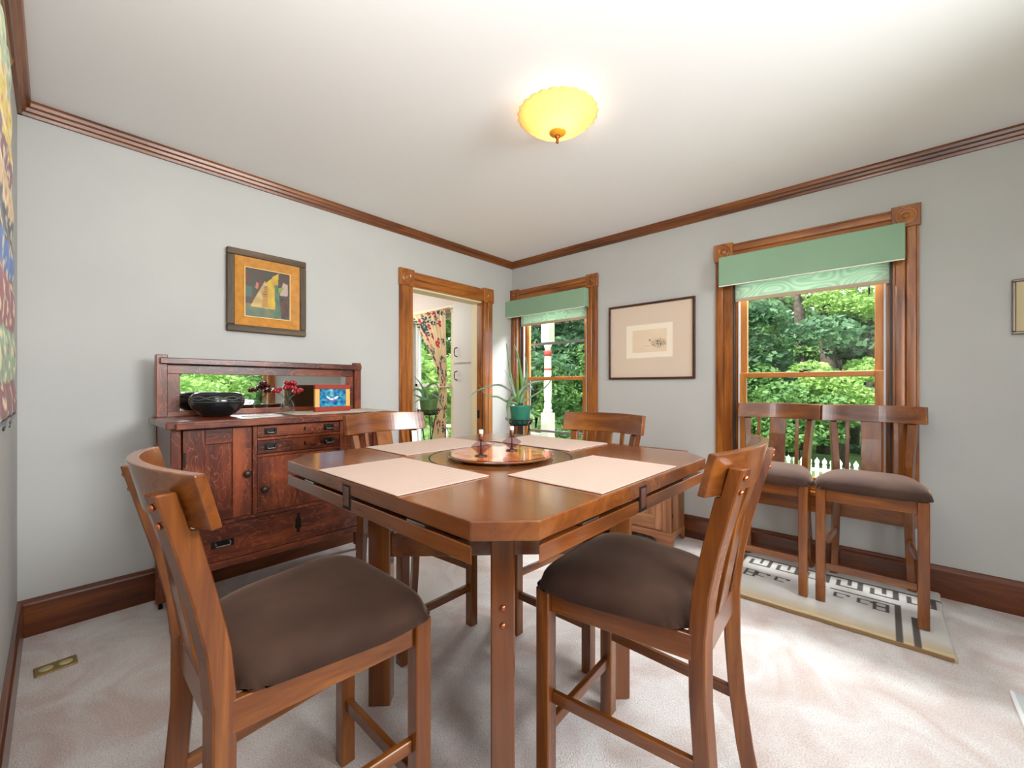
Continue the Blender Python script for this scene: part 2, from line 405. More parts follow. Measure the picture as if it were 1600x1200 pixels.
# moire roller shade cloth
MOIRE, nt, b = newmat('moire'); N = nt.nodes; L = nt.links
tc = N.new('ShaderNodeTexCoord'); wv = N.new('ShaderNodeTexNoise'); wv.inputs['Scale'].default_value = 5.5; wv.inputs['Detail'].default_value = 0
mp = N.new('ShaderNodeMapping'); mp.inputs['Scale'].default_value = (1, 1, 1.5); L.new(tc.outputs['Object'], mp.inputs[0]); L.new(mp.outputs[0], wv.inputs[0])
m1 = N.new('ShaderNodeMath'); m1.operation = 'MULTIPLY'; m1.inputs[1].default_value = 75; L.new(wv.outputs['Fac'], m1.inputs[0])
m2 = N.new('ShaderNodeMath'); m2.operation = 'SINE'; L.new(m1.outputs[0], m2.inputs[0])
m3 = N.new('ShaderNodeMath'); m3.operation = 'MULTIPLY_ADD'; m3.inputs[1].default_value = .5; m3.inputs[2].default_value = .5; L.new(m2.outputs[0], m3.inputs[0])
rr = N.new('ShaderNodeValToRGB'); rr.color_ramp.elements[0].color = col4((176, 200, 178)); rr.color_ramp.elements[1].color = col4((204, 222, 204))
L.new(m3.outputs[0], rr.inputs[0]); L.new(rr.outputs[0], b.inputs['Base Color']); b.inputs['Roughness'].default_value = .6
tr = N.new('ShaderNodeBsdfTranslucent'); L.new(rr.outputs[0], tr.inputs[0])
ms = N.new('ShaderNodeMixShader'); ms.inputs[0].default_value = .25; L.new(b.outputs[0], ms.inputs[1]); L.new(tr.outputs[0], ms.inputs[2])
L.new(ms.outputs[0], N['Material Output'].inputs[0])
def valance(x0, x1, zt, zb, dep, label):
    v = thing('valance', label, 'valance', ((x0+x1)/2, 0, zb), 0, 'green window valances')
    h = (x1-x0)/2; H = zt-zb
    MB().box(-h, -dep, 0, h, -dep+.012, H).build('front_board', GREEN, v, .004)
    MB().box(-h, -dep+.012, 0, -h+.012, -.034, H).build('side_board', GREEN, v, .002)
    MB().box(h-.012, -dep+.012, 0, h, -.034, H).build('side_board', GREEN, v, .002)
    MB().box(-h+.012, -dep+.012, H-.012, h-.012, -.034, H).build('top_board', GREEN, v)
    MB().box(-h+.002, -dep+.004, -.007, h-.002, -dep+.012, 0).build('bottom_edge', plain('lining', (236, 236, 226), .7), v)
valance(2.115, 3.102, 2.118, 1.912, .10, 'wide sage green box valance over the large window behind two chairs')
valance(-.0, .985, 2.085, 1.914, .11, 'sage green box valance over the small window near the room corner')
def shade(x0, x1, zt, zb, label):
    s = thing('roller_shade', label, 'blind', ((x0+x1)/2, .012, zb), 0, 'raised roller shades')
    h = (x1-x0)/2
    MB().box(-h, 0, .022, h, .0015, zt-zb).build('shade_cloth', MOIRE, s)
    MB().box(-h, -.004, 0, h, .006, .024).build('hem_bar', TAN, s, .003)
    MB().lathe([(.018, -h), (.018, h)], (0, .004, zt-zb), 16, 'x').build('roller', plain('roller', (230, 230, 220), .6), s, smooth=True)
shade(2.20, 3.038, 2.06, 1.80, 'moire green roller shade pulled partly down in the large window')
shade(.12, .94, 2.04, 1.82, 'moire green roller shade pulled partly down in the small window')

# ---- door opening in the left wall
dr = sempty('door_1')
casing_set(dr, 'y', D1[0], D1[1], 0, D1[3], .128, 1)
JW = TRIM('z')
MB().box(-T, D1[0], 0, 0, D1[0]+.012, D1[3]).build('jamb', plain('jamb_cream', (228, 214, 176), .5), dr)
MB().box(-T*.5, D1[1]-.016, 0, 0.001, D1[1], D1[3]).build('jamb', JW, dr)
MB().box(-T-.02, D1[1]-.016, 0, -T*.5, D1[1], D1[3]).build('jamb', plain('jamb_cream', (228, 214, 176), .5), dr)
MB().box(-T, D1[0], D1[3]-.014, 0, D1[1], D1[3]).build('head_jamb', plain('jamb_cream', (228, 214, 176), .5), dr)
MB().box(-.055, D1[1]-.020, .86, -.025, D1[1]-.012, .94).build('strike_plate', IRON, dr)
MB().lathe([(.007, 1.62), (.007, 1.72)], (-.02, D1[0]+.017, 0), 10).build('hinge', IRON, dr, smooth=True)

# ---- side room window, cream trim
kw = sempty('window_3')
x0, x1, z0, z1 = KW
for a, b_, c_, d_ in ((x0-.10, x0, z0-.1, z1), (x1, x1+.06, z0-.1, z1), (x0-.10, x1+.06, z1, z1+.10)):
    MB().box(a, -.03, c_, b_, -.013, d_).build('casing', CREAM, kw, .003)
mb = MB().box(x0, .03, z0, x0+.05, .07, z1).box(x1-.05, .03, z0, x1, .07, z1).box(x0, .03, z0, x1, .07, z0+.06).box(x0, .03, z1-.05, x1, .07, z1)
mb.build('frame', WHITE, kw, .002)
MB().box(x0, .03, 1.18, x1, .06, 1.22).build('meeting_rail', WHITE, kw, .002)
MB().box(x0+.05, .048, z0+.06, x1-.05, .052, z1-.05).build('pane', GLASS, kw)
# side room tall cupboard
cb = thing('tall_cupboard', 'tall white two-door cupboard in the room beyond the doorway', 'cupboard', (-.565, -.19, 0))
MB().box(0, -.15, 0, .42, .17, 2.3).build('body', WHITE, cb, .003)
for za, zb in ((1.44, 2.26), (.10, 1.41)):
    d_ = MB().box(.012, -.17, za, .34, -.15, zb).build('door', WHITE, cb, .004)
    zh = 1.56 if za > 1 else 1.30
    MB().tube([(.075, -.172, zh-.05), (.068, -.20, zh-.04), (.065, -.205, zh), (.068, -.20, zh+.04), (.075, -.172, zh+.05)], .006, 8).build('handle', IRON, d_, smooth=True)

# ---- right wall window (seen in the mirror)
ew = sempty('window_4')
y0, y1, z0, z1 = E1
mb = MB().box(XR-.02, y0-.1, z0-.1, XR, y0, z1+.1).box(XR-.02, y1, z0-.1, XR, y1+.1, z1+.1).box(XR-.02, y0, z1, XR, y1, z1+.1).box(XR-.04, y0, z0-.1, XR, y1, z0)
mb.build('casing', TRIM('z'), ew, .003)
MB().box(XR+.03, y0, z0, XR+.06, y0+.05, z1).box(XR+.03, y1-.05, z0, XR+.06, y1, z1).box(XR+.03, y0, z0, XR+.06, y1, z0+.06).box(XR+.03, y0, z1-.05, XR+.06, y1, z1).build('sash', SASH('z'), ew, .002)
MB().box(XR+.04, y0+.05, z0+.06, XR+.044, y1-.05, z1-.05).build('pane', GLASS, ew)

# ------------------------------------------------------------------ table
tb = thing('dining_table', 'square reddish brown counter-height dining table with clipped corners and folded leaves', 'table', (1.930, -2.206, 0), R(-.7))
S, c, ZT = .585, .096, .916
octo = [(c-S, -S), (S-c, -S), (S, c-S), (S, S-c), (S-c, S), (c-S, S), (-S, S-c), (-S, c-S)]
MB().prism(octo, ZT-.040, ZT).build('tabletop', TBL('x'), tb, .003, seg=2)
# round groove inlaid in the top
def ring(r0, r1, z0, z1, n=72):
    return MB().lathe([(r0, z0), (r0, z1), (r1, z1), (r1, z0), (r0, z0)], (0, 0, 0), n)
m_ = ring(.264, .269, ZT-.002, ZT+.0006); m_.f = [f for f in m_.f if len(f) == 4]
m_.build('groove_ring', BLACK, tb, smooth=False)
lz = ZT-.050
for k in range(4):
    lh = S-c+.002; pl = [(-lh, -S+.001), (lh, -S+.001)]
    for i in range(1, 12):
        a = i/12; pl.append((lh-2*lh*a, -S+.001+.20*math.sin(PI*a)))
    ca, sa = math.cos(k*PI/2), math.sin(k*PI/2)
    rot = lambda p: (p[0]*ca-p[1]*sa, p[0]*sa+p[1]*ca)
    leaf = MB().prism([rot(p) for p in pl], lz-.036, lz).build('folded_leaf', TBL('x' if k % 2 == 0 else 'y'), tb, .002)
    for hx in (-.30, .30):
        q = [rot(p) for p in ((hx-.035, -S+.001), (hx+.035, -S+.001), (hx+.035, -S+.03), (hx-.035, -S+.03))]
        MB().prism(q, lz+.002, ZT-.042).build('hinge', STEEL, tb)
    q = [rot(p) for p in ((-.056, -S-.0012), (-.012, -S-.0012), (-.012, -S+.02), (-.056, -S+.02))]
    MB().prism(q, lz-.030, ZT-.012).build('latch_surround', BLACK, tb)
    q = [rot(p) for p in ((-.048, -S-.0035), (-.020, -S-.0035), (-.020, -S+.02), (-.048, -S+.02))]
    MB().prism(q, lz-.022, ZT-.018).build('latch', plain('latch_wood', (104, 66, 54), .2, 0), tb, .001)
LG = .3165
for i in range(4):
    a = -PI/4+i*PI/2; x, y = LG*(1 if math.cos(a) > 0 else -1), LG*(1 if math.sin(a) > 0 else -1)
    def rp(p): return (x+p[0]*math.cos(a)-p[1]*math.sin(a), y+p[0]*math.sin(a)+p[1]*math.cos(a))
    MB().prism([rp(p) for p in ((-.040, -.032), (.040, -.032), (.040, .032), (-.040, .032))], 0, lz+.01).build('leg', TBL('z'), tb, .004)
    for bz in (.60, .553):
        q = rp((.040, 0)); mb = MB()
        n_ = Vector((math.cos(a), math.sin(a), 0)); o = Vector((q[0], q[1], bz))
        mb.tube([o, o+n_*.003, o+n_*.006], [.009, .008, .003], 12); mb.build('bolt', COPPER, tb, smooth=True)
for a in (PI/4, -PI/4):
    def rp(p): return (p[0]*math.cos(a)-p[1]*math.sin(a), p[0]*math.sin(a)+p[1]*math.cos(a))
    l_ = LG*math.sqrt(2)-.04
    MB().prism([rp(p) for p in ((-l_, -.015), (l_, -.015), (l_, .015), (-l_, .015))], .545 if a > 0 else .547, .632 if a > 0 else .630).build('rail', TBL('x'), tb, .002)
MB().box(-.40, -.40, lz-.060, .40, .40, lz-.038).build('under_frame', plain('under', (52, 28, 18), .6), tb)

# lazy susan with a marbled sunburst under glass
ls = thing('lazy_susan', 'round turntable with an orange sunburst glass top at the middle of the table', 'turntable', (1.944, -2.222, ZT+.0008))
MB().lathe([(.14, 0), (.14, .006), (.196, .008), (.198, .012), (.196, .015)], (0, 0, 0), 64).build('base', TBL('x'), ls, smooth=False)
def lscol(u, v):
    r = v; t = u*2*PI
    base = mixc((226, 140, 66), (200, 80, 44), .5+.9*nz(3*math.cos(t)*r*2, 3*math.sin(t)*r*2, 4))
    k = nz(6*math.cos(t), 6*math.sin(t), r*1.2)
    if k > .15: base = mixc(base, (240, 196, 120), .8)
    if r > .92: base = (128, 40, 34)
    return base
def lspos(u, v): return (v*.192*math.cos(2*PI*u), v*.192*math.sin(2*PI*u), .0158)
sheet('inlay', printed('lazy_print', .12, .8), ls, 96, 24, lspos, lscol)

def mat_sheet(x0, y0, x1, y1, label, z=ZT+.0006):
    o = MB().box(-(x1-x0)/2, -(y1-y0)/2, 0, (x1-x0)/2, (y1-y0)/2, .003).build('placemat', MATW, None, .0008)
    o.location = ((x0+x1)/2, (y0+y1)/2, z); o.rotation_euler = (0, 0, R(-.7))
    return tag(o, label, 'placemat', 'woven placemats')
MATW, nt, b = newmat('woven_mat'); N = nt.nodes; L = nt.links
tc = N.new('ShaderNodeTexCoord'); ck = N.new('ShaderNodeTexWave'); ck.inputs['Scale'].default_value = 95; ck.bands_direction = 'DIAGONAL'; ck.inputs['Distortion'].default_value = .6
L.new(tc.outputs['Object'], ck.inputs[0]); rr = N.new('ShaderNodeValToRGB')
rr.color_ramp.elements[0].color = col4((176, 148, 132)); rr.color_ramp.elements[1].color = col4((210, 188, 174)); L.new(ck.outputs['Fac'], rr.inputs[0])
L.new(rr.outputs[0], b.inputs['Base Color']); b.inputs['Roughness'].default_value = .6
bp = N.new('ShaderNodeBump'); bp.inputs['Strength'].default_value = .3; bp.inputs['Distance'].default_value = .001
L.new(ck.outputs['Fac'], bp.inputs['Height']); L.new(bp.outputs[0], b.inputs['Normal'])
mat_sheet(1.695, -2.790, 2.148, -2.483, 'beige woven placemat on the table edge nearest the brown chair beside the sideboard')
mat_sheet(2.187, -2.446, 2.504, -1.975, 'beige woven placemat in front of the chair drawn out toward the window chairs')
mat_sheet(1.352, -2.445, 1.668, -1.985, 'beige woven placemat in front of the chair next to the doorway')
mat_sheet(1.60, -1.935, 2.062, -1.628, 'beige woven placemat on the table edge nearest the aloe plant and small window')

SMOKE = glass('smoky_glass', (.74, .64, .70))
def candle_holder(x, y, label):
    t = thing('candle_holder', label, 'candle holder', (x, y, ZT+.0168), 0, 'candle holders on the turntable')
    MB().lathe([(.0001, 0), (.022, 0), (.023, .003), (.008, .006), (.006, .010)], n=24).build('foot', SMOKE_D, t, smooth=True)
    MB().lathe([(.006, .010), (.018, .016), (.034, .031), (.036, .034), (.033, .038), (.016, .050), (.008, .056), (.007, .060)], n=28).build('glass_body', SMOKE, t, smooth=True)
    MB().lathe([(.003, .008), (.003, .058)], n=10).build('stem', plain('stem_brown', (70, 36, 30), .3), t, smooth=True)
    MB().lathe([(.006, .056), (.009, .060), (.0095, .078), (.0085, .079)], n=20).build('cup', plain('cup_bronze', (112, 66, 40), .3, .5), t, smooth=True)
    MB().lathe([(.0080, .076), (.0080, .092), (.0072, .094), (.0001, .0945)], n=20).build('candle', plain('wax', (244, 240, 232), .5), t, smooth=True)
SMOKE_D = plain('smoke_dark', (60, 36, 34), .15)
candle_holder(1.948, -2.326, 'smoky violet glass candle holder on the turntable edge, the one further from the small window')
candle_holder(1.944, -2.158, 'smoky violet glass candle holder on the turntable, the one nearer the aloe plant')

# ------------------------------------------------------------------ counter chairs
# velvet
def velvet(name, c1, c2):
    m, nt, b = newmat(name); N = nt.nodes; L = nt.links
    tc = N.new('ShaderNodeTexCoord'); n = N.new('ShaderNodeTexNoise'); n.inputs['Scale'].default_value = 5; n.inputs['Detail'].default_value = 3
    L.new(tc.outputs['Object'], n.inputs[0]); r = N.new('ShaderNodeValToRGB'); r.color_ramp.elements[0].position = .35; r.color_ramp.elements[1].position = .7
    r.color_ramp.elements[0].color = col4(c1); r.color_ramp.elements[1].color = col4(c2); L.new(n.outputs['Fac'], r.inputs[0]); L.new(r.outputs[0], b.inputs['Base Color'])
    b.inputs['Roughness'].default_value = .85; b.inputs['Sheen Weight'].default_value = .6; b.inputs['Sheen Roughness'].default_value = .35
    b.inputs['Sheen Tint'].default_value = col4((190, 160, 140)); b.inputs['Specular IOR Level'].default_value = .2
    return m
VEL = velvet('brown_velvet', (50, 34, 26), (74, 52, 42))
RW, SAG, RT, ZR = .230, .057, .021, 1.036
def cushion(name, m, parent):
    nu, nv = 26, 26; vs = []; fs = []
    def P(u, v, top):
        # u across -1..1, v back(-1)..front(1)
        y = .022+.214*v
        wdt = .235 - .052*max(0, .3-v)/1.3
        x = wdt*u
        e = max(abs(u), abs(v)); k = (abs(u)**6+abs(v)**6)**(1/6)
        # round the plan corners
        rc = max(0, (abs(u)-.8)/.2)*max(0, (abs(v)-.8)/.2)
        rc = (abs(u)**9)*(abs(v)**9); x *= 1-.10*rc; y = .022+(y-.022)*(1-.10*rc)
        edge = max(0, 1-min(1, k))
        d = (1-min(1, k)**5)
        if top: z = .604+.071*(d**.42)*(1-.08*(v*v))+.005*(1-u*u)*(1-v*v)
        else: z = .604-.007*min(1, d*4)
        z -= .010*abs(v)**2*0
        return (x, y, z)
    for top in (1, 0):
        for j in range(nv+1):
            for i in range(nu+1):
                u = -1+2*i/nu; v = -1+2*j/nv
                u = math.sin(u*PI/2)*.5+u*.5; v = math.sin(v*PI/2)*.5+v*.5
                vs.append(P(u, v, top))
    o2 = (nu+1)*(nv+1)
    for j in range(nv):
        for i in range(nu):
            a = j*(nu+1)+i; fs.append((a, a+1, a+nu+2, a+nu+1)); fs.append(tuple(o2+k for k in (a, a+nu+1, a+nu+2, a+1)))
    o = MB().add(vs, fs); me = o.build(name, m, parent, smooth=True)
    bm = bmesh.new(); bm.from_mesh(me.data); bmesh.ops.remove_doubles(bm, verts=bm.verts, dist=.0006); bmesh.ops.recalc_face_normals(bm, faces=bm.faces); bm.to_mesh(me.data); bm.free()
    me.data.polygons.foreach_set('use_smooth', [True]*len(me.data.polygons))
    return me
def make_chair():
    t = thing('counter_chair', 'x', 'chair')
    cushion('seat', VEL, t)
    for s in (-1, 1):
        x = s*.197
        MB().box(x-.021, .178, 0, x+.021, .222, .602).build('leg', CHR('z'), t, .003)
        # rear post, one curved plank: floor to crest
        xp = s*.160; an = s*R(17); py = -.210
        def rt(p): return (xp+p[0]*math.cos(an)-(p[1]-py)*math.sin(an), py+p[0]*math.sin(an)+(p[1]-py)*math.cos(an), p[2])
        fr = [(0, -.250), (.15, -.222), (.30, -.203), (.45, -.192), (.60, -.190), (.70, -.200), (.80, -.222), (.935, -.256)]
        bk = [(1.006, -.320), (.935, -.300), (.80, -.264), (.70, -.243), (.60, -.233), (.45, -.234), (.30, -.246), (.15, -.266), (0, -.294)]
        poly = [(y, z) for z, y in fr]+[(-.268, .938), (-.288, 1.006)]+[(y, z) for z, y in bk]
        mb = MB().prism(poly, -.018, .018, 'x'); mb.v = [rt(p) for p in mb.v]
        mb.build('leg', CHR('z'), t, .003)
        for bz in (.985, .952):
            o = Vector(rt((0, -.300-.28*(bz-.935)-.0005, bz))); n_ = (Vector(rt((0, -1.2, bz-.27)))-Vector(rt((0, -.2, bz)))).normalized()
            MB().tube([o, o+n_*.003, o+n_*.006], [.0065, .006, .002], 12).build('bolt', COPPER, t, smooth=True)
        MB().prism([(x*.985-.010, .178), (x*.985+.010, .178), (xp+.014, -.200), (xp-.006, -.200)] if s > 0 else [(x*.985-.010, .178), (x*.985+.010, .178), (xp+.006, -.200), (xp-.014, -.200)], .538, .600).build('seat_rail', CHR('y'), t, .002)
        MB().prism([(x*.96-.009, .178), (x*.96+.009, .178), (xp+.009, -.215), (xp-.009, -.215)], .272, .304).build('stretcher', CHR('y'), t, .002)
    MB().box(-.176, .192, .538, .176, .212, .600).build('seat_rail', CHR('x'), t, .002)
    MB().box(-.145, -.224, .538, .145, -.200, .606).build('seat_rail', CHR('x'), t, .002)
    MB().box(-.176, .190, .172, .176, .210, .206).build('stretcher', CHR('x'), t, .002)
    # bent crest rail
    n = 28; sec = [(0, 0), (RT, 0), (RT, -.096), (0, -.096)]; vs = []; fs = []
    for i in range(n+1):
        a = -RW+2*RW*i/n; y0 = -.246-SAG*(1-(a/RW)**2)
        sl = 2*SAG*a/RW**2; ln = math.hypot(1, sl)
        for d, h in sec:
            vs.append((a+d*sl/ln, y0-d/ln-.25*h, ZR+h+.004*(1-(a/RW)**2)*(1 if h == 0 else 0)))
    for i in range(n):
        for k in range(4): fs.append((i*4+k, i*4+(k+1) % 4, (i+1)*4+(k+1) % 4, (i+1)*4+k))
    fs += [(3, 2, 1, 0), tuple(n*4+k for k in range(4))]
    MB().add(vs, fs).build('crest_rail', CHR('x'), t, .003, seg=2)
    def slat(nm, x, wd):
        yt = -.246-SAG*(1-(x/RW)**2)+.25*.1-.006; pts = []
        prof = [(.60, -.212), (.72, -.215+.25*(yt+.212)), (.84, -.212+.6*(yt+.212)), (.945, yt)]
        poly = [(y, z) for z, y in prof]+[(y-.011, z) for z, y in prof[::-1]]
        MB().prism(poly, x-wd/2, x+wd/2, 'x').build(nm, CHR('z'), t, .0015)
    slat('splat', 0, .092); slat('slat', -.108, .020); slat('slat', .108, .020)
    return t
ch = make_chair()
ch.location = (1.946, -2.926, 0); ch['label'] = 'brown velvet chair beside the sideboard, seen from behind its curved backrest'; ch['group'] = 'counter-height dining chairs'
G = ch['group']
dup(ch, (2.475, -2.181, 0), PI/2+R(2.5), 'brown velvet chair drawn out sideways to the table, between table and window chairs')
dup(ch, (1.290, -2.150, 0), -PI/2, 'wooden chair tucked under the table side nearest the sideboard and doorway')
dup(ch, (1.905, -1.660, 0), PI, 'wooden chair tucked under the table side in front of the small pine cabinet')
dup(ch, (2.955, -.372, .030), PI, 'chair with taupe cushion under the large window, the one further from the pine cabinet')
dup(ch, (2.484, -.372, .030), PI, 'chair with taupe cushion under the large window, the one nearer the pine cabinet')

# ------------------------------------------------------------------ sideboard
SX, SY0, SY1 = .60, -2.985, -1.845       # front plane, ends
sb = thing('sideboard', 'dark reddish oak mission sideboard with mirror back against the wall', 'sideboard', (0, 0, 0))
for x, y in ((SX-.04, SY0+.02), (SX-.04, SY1-.02), (.16, SY0+.02), (.16, SY1-.02)):
    lg = MB().box(x-.020, y-.020, .035, x+.024, y+.020, .99).build('leg', OAK('z'), sb, .003)
    MB().lathe([(.006, .035), (.006, .026)], (x, y, 0), 10).lathe([(.014, -.008), (.014, .008)], (x+.005, y, .0145), 16, 'y').build('caster', IRON, lg, smooth=True)
for y in (SY0+.004, SY1-.022): box('side_panel', OAK('z'), sb, .16, y, .285, SX-.05, y+.018, .985)
box('back_panel', OAK('y'), sb, .135, SY0+.03, .285, .145, SY1-.03, .985)
box('bottom_panel', OAK('y'), sb, .15, SY0+.02, .285, SX-.03, SY1-.02, .300)
box('top', OAK('y'), sb, .125, SY0-.022, .985, SX+.022, SY1+.022, 1.018, .004)
box('top_lip', OAK('y'), sb, SX+.020, SY0+.012, .982, SX+.040, SY1-.012, 1.011, .003)
fx = SX-.02
YA, YB = -2.645, -2.185
box('rail', OAK('y'), sb, fx-.02, SY0+.04, .285, fx+.012, SY1-.04, .318)
box('rail', OAK('y'), sb, fx-.02, SY0+.04, .500, fx+.012, SY1-.04, .518)
box('rail', OAK('y'), sb, fx-.02, SY0+.04, .976, fx+.010, SY1-.04, .985)
for y in (YA, YB): box('divider', OAK('z'), sb, fx-.02, y-.010, .518, fx+.012, y+.010, .976)
for z in (.905, .818): box('rail', OAK('y'), sb, fx-.02, YA+.010, z-.007, fx+.012, YB-.010, z+.007)
def pull(parent, x, y, z, wd):
    p = MB().box(x, y-wd/2, z-.017, x+.003, y+wd/2, z+.017).build('pull_plate', IRON, parent, .001)
    MB().tube([(x+.003, y-wd*.32, z+.008), (x+.016, y-wd*.32, z+.004), (x+.018, y-wd*.30, z-.008), (x+.018, y+wd*.30, z-.008), (x+.016, y+wd*.32, z+.004), (x+.003, y+wd*.32, z+.008)], .0035, 8).build('pull_ring', plain('old_steel', (120, 118, 110), .35, .9), parent, smooth=True)
def keyhole(parent, x, y, z, h=.022):
    MB().box(x, y-.005, z-h/2, x+.002, y+.005, z+h/2).build('keyhole', IRON, parent)
def knob(parent, x, y, z):
    MB().lathe([(.006, 0), (.006, .010), (.016, .014), (.018, .019), (.012, .024), (.0001, .026)], (x, y, z), 20, 'x').build('knob', plain('old_knob', (62, 52, 42), .4, .6), parent, smooth=True)
for za, zb in ((.914, .974), (.827, .896)):
    d_ = box('drawer', OAK('y'), sb, fx-.03, YA+.012, za, fx+.006, YB-.012, zb, .002)
    zc = (za+zb)/2
    pull(d_, fx+.006, YA+.075, zc, .062); pull(d_, fx+.006, YB-.075, zc, .062); keyhole(d_, fx+.006, (YA+YB)/2+.02, zc)
def panel_door(y0, y1, z0, z1, ky, kz, flat=False):
    if flat:
        d_ = box('door', OAK('z'), sb, fx-.02, y0, z0, fx+.006, y1, z1, .002)
    else:
        st = .085
        d_ = MB().box(fx-.016, y0, z0, fx+.006, y0+st, z1).box(fx-.016, y1-st, z0, fx+.006, y1, z1).build('door', OAK('z'), sb, .002)
        box('door_rail', OAK('y'), d_, fx-.016, y0+st, z0, fx+.006, y1-st, z0+.06); box('door_rail', OAK('y'), d_, fx-.016, y0+st, z1-.075, fx+.006, y1-st, z1)
        MB().box(fx-.012, y0+st, z0+.06, fx-.006, y1-st, z1-.075).build('door_panel', OAK('z'), d_, .001)
    knob(d_, fx+.006, ky, kz)
panel_door(SY0+.045, YA-.012, .520, .974, YA-.035, .735)
panel_door(YB+.012, SY1-.045, .520, .974, YB+.035, .735)
panel_door(YA+.012, YB-.012, .520, .809, YA+.045, .640, True)
MB().box(fx+.006, SY0+.047, .80, fx+.010, SY0+.055, .87).build('hinge', IRON, sb)
bd = box('drawer', OAK('y'), sb, fx-.03, SY0+.045, .320, fx+.006, SY1-.045, .498, .002)
pull(bd, fx+.006, SY0+.20, .405, .095); pull(bd, fx+.006, SY1-.20, .405, .095)
MB().prism([(-2.43+p, q) for p, q in ((-.009, .37), (.009, .37), (.006, .385), (.017, .40), (.012, .425), (.015, .44), (.005, .455), (.006, .475), (-.006, .475), (-.005, .455), (-.015, .44), (-.012, .425), (-.017, .40), (-.006, .385))], fx+.006, fx+.009, 'x').build('escutcheon', IRON, bd)
# gallery with mirror
for y in (SY0, SY1-.045+.045): box('gallery_post', OAK('z'), sb, .135, y-.0, 1.018, .185, y+.048, 1.350, .003) if y == SY0 else box('gallery_post', OAK('z'), sb, .135, y-.048, 1.018, .185, y, 1.350, .003)
box('gallery_rail', OAK('y'), sb, .150, SY0+.014, 1.300, .205, SY1-.005, 1.334, .004)
box('mirror_frame', OAK('y'), sb, .138, SY0+.048, 1.250, .158, SY1-.048, 1.300, .002)
box('mirror_frame', OAK('y'), sb, .138, SY0+.048, 1.018, .158, SY1-.048, 1.047, .002)
box('mirror_frame', OAK('z'), sb, .138, SY0+.048, 1.047, .158, SY0+.103, 1.250, .002)
box('mirror_frame', OAK('z'), sb, .138, SY1-.103, 1.047, .158, SY1-.048, 1.250, .002)
MB().box(.143, SY0+.100, 1.044, .148, SY1-.100, 1.253).build('mirror_glass', plain('mirror', (232, 236, 236), .01, 1), sb)

def poly_in(x, y, P):
    ins = False; n = len(P)
    for i in range(n):
        x1, y1 = P[i]; x2, y2 = P[(i+1) % n]
        if (y1 > y) != (y2 > y) and x < (x2-x1)*(y-y1)/(y2-y1)+x1: ins = not ins
    return ins
ZS = 1.0185
# black bowl with carved upper band
bw = thing('bowl', 'large glossy black pottery bowl with a carved wave band on the sideboard', 'bowl', (.335, -2.750, ZS))
prof = [(.0001, .004), (.055, .0), (.060, .002), (.085, .018), (.112, .045), (.124, .072), (.1245, .084), (.121, .105), (.108, .122), (.092, .130), (.087, .129), (.10, .118), (.112, .100), (.112, .075), (.085, .03), (.0001, .012)]
MB().lathe(prof, n=56).build('body', plain('black_pottery', (22, 26, 28), .18), bw, smooth=True)
for ph in (0, .5):
    pts = []
    for i in range(90):
        t = 2*PI*i/90; r = .1218; z = .100+.009*math.sin(5*t+ph*2*PI)
        rr = .1245-(z-.084)*.16
        pts.append((rr*math.cos(t), rr*math.sin(t), z))
    pts.append(pts[0]); MB().tube(pts, .0022, 6).build('carved_wave', plain('matte_pottery', (92, 96, 90), .7), bw, smooth=True)
MB().lathe([(.1236, .079), (.1252, .081), (.1236, .083)], n=56).build('band_line', plain('matte_pottery', (92, 96, 90), .7), bw, smooth=True)
# glass vase with red glass flowers
vs_ = thing('flower_vase', 'small ribbed clear glass vase of dark red glass flowers on the sideboard', 'vase', (.385, -2.415, ZS))
VG = glass('vase_glass', (.90, .93, .93))
MB().lathe([(.0001, .002), (.026, 0), (.036, .012), (.040, .03), (.034, .06), (.020, .088), (.013, .10), (.016, .108), (.013, .106), (.010, .098), (.017, .086), (.030, .058), (.035, .03), (.030, .014), (.0001, .010)], n=48, mod=lambda t, j: 1+.07*math.cos(10*t+j*.25)).build('vase_body', VG, vs_, smooth=True)
RED = plain('red_glass', (150, 14, 26), .08, 0, .7)
rnd = random.Random(3)
for i, (a, b_, h) in enumerate(((-.012, .010, .175), (.014, .022, .178), (.004, -.006, .150), (-.03, -.045, .135), (-.01, -.06, .130), (.01, .045, .125), (.0, .065, .132), (.03, .02, .148), (-.02, .03, .160))):
    MB().tube([(0, 0, .06), (a*.3, b_*.3, h*.75), (a, b_, h)], .0016, 6).build('flower_stem', plain('green_stem', (70, 80, 50), .4), vs_, smooth=True)
    fl = MB()
    for k in range(4):
        t = k*PI/2+i; c_ = (a+.012*math.cos(t), b_+.012*math.sin(t), h+.004+.005*(k%2))
        fl.lathe([(.0001, -.013), (.010, -.008), (.0135, 0), (.010, .008), (.0001, .013)], c_, 10)
    fl.build('flower', RED, vs_, smooth=True)
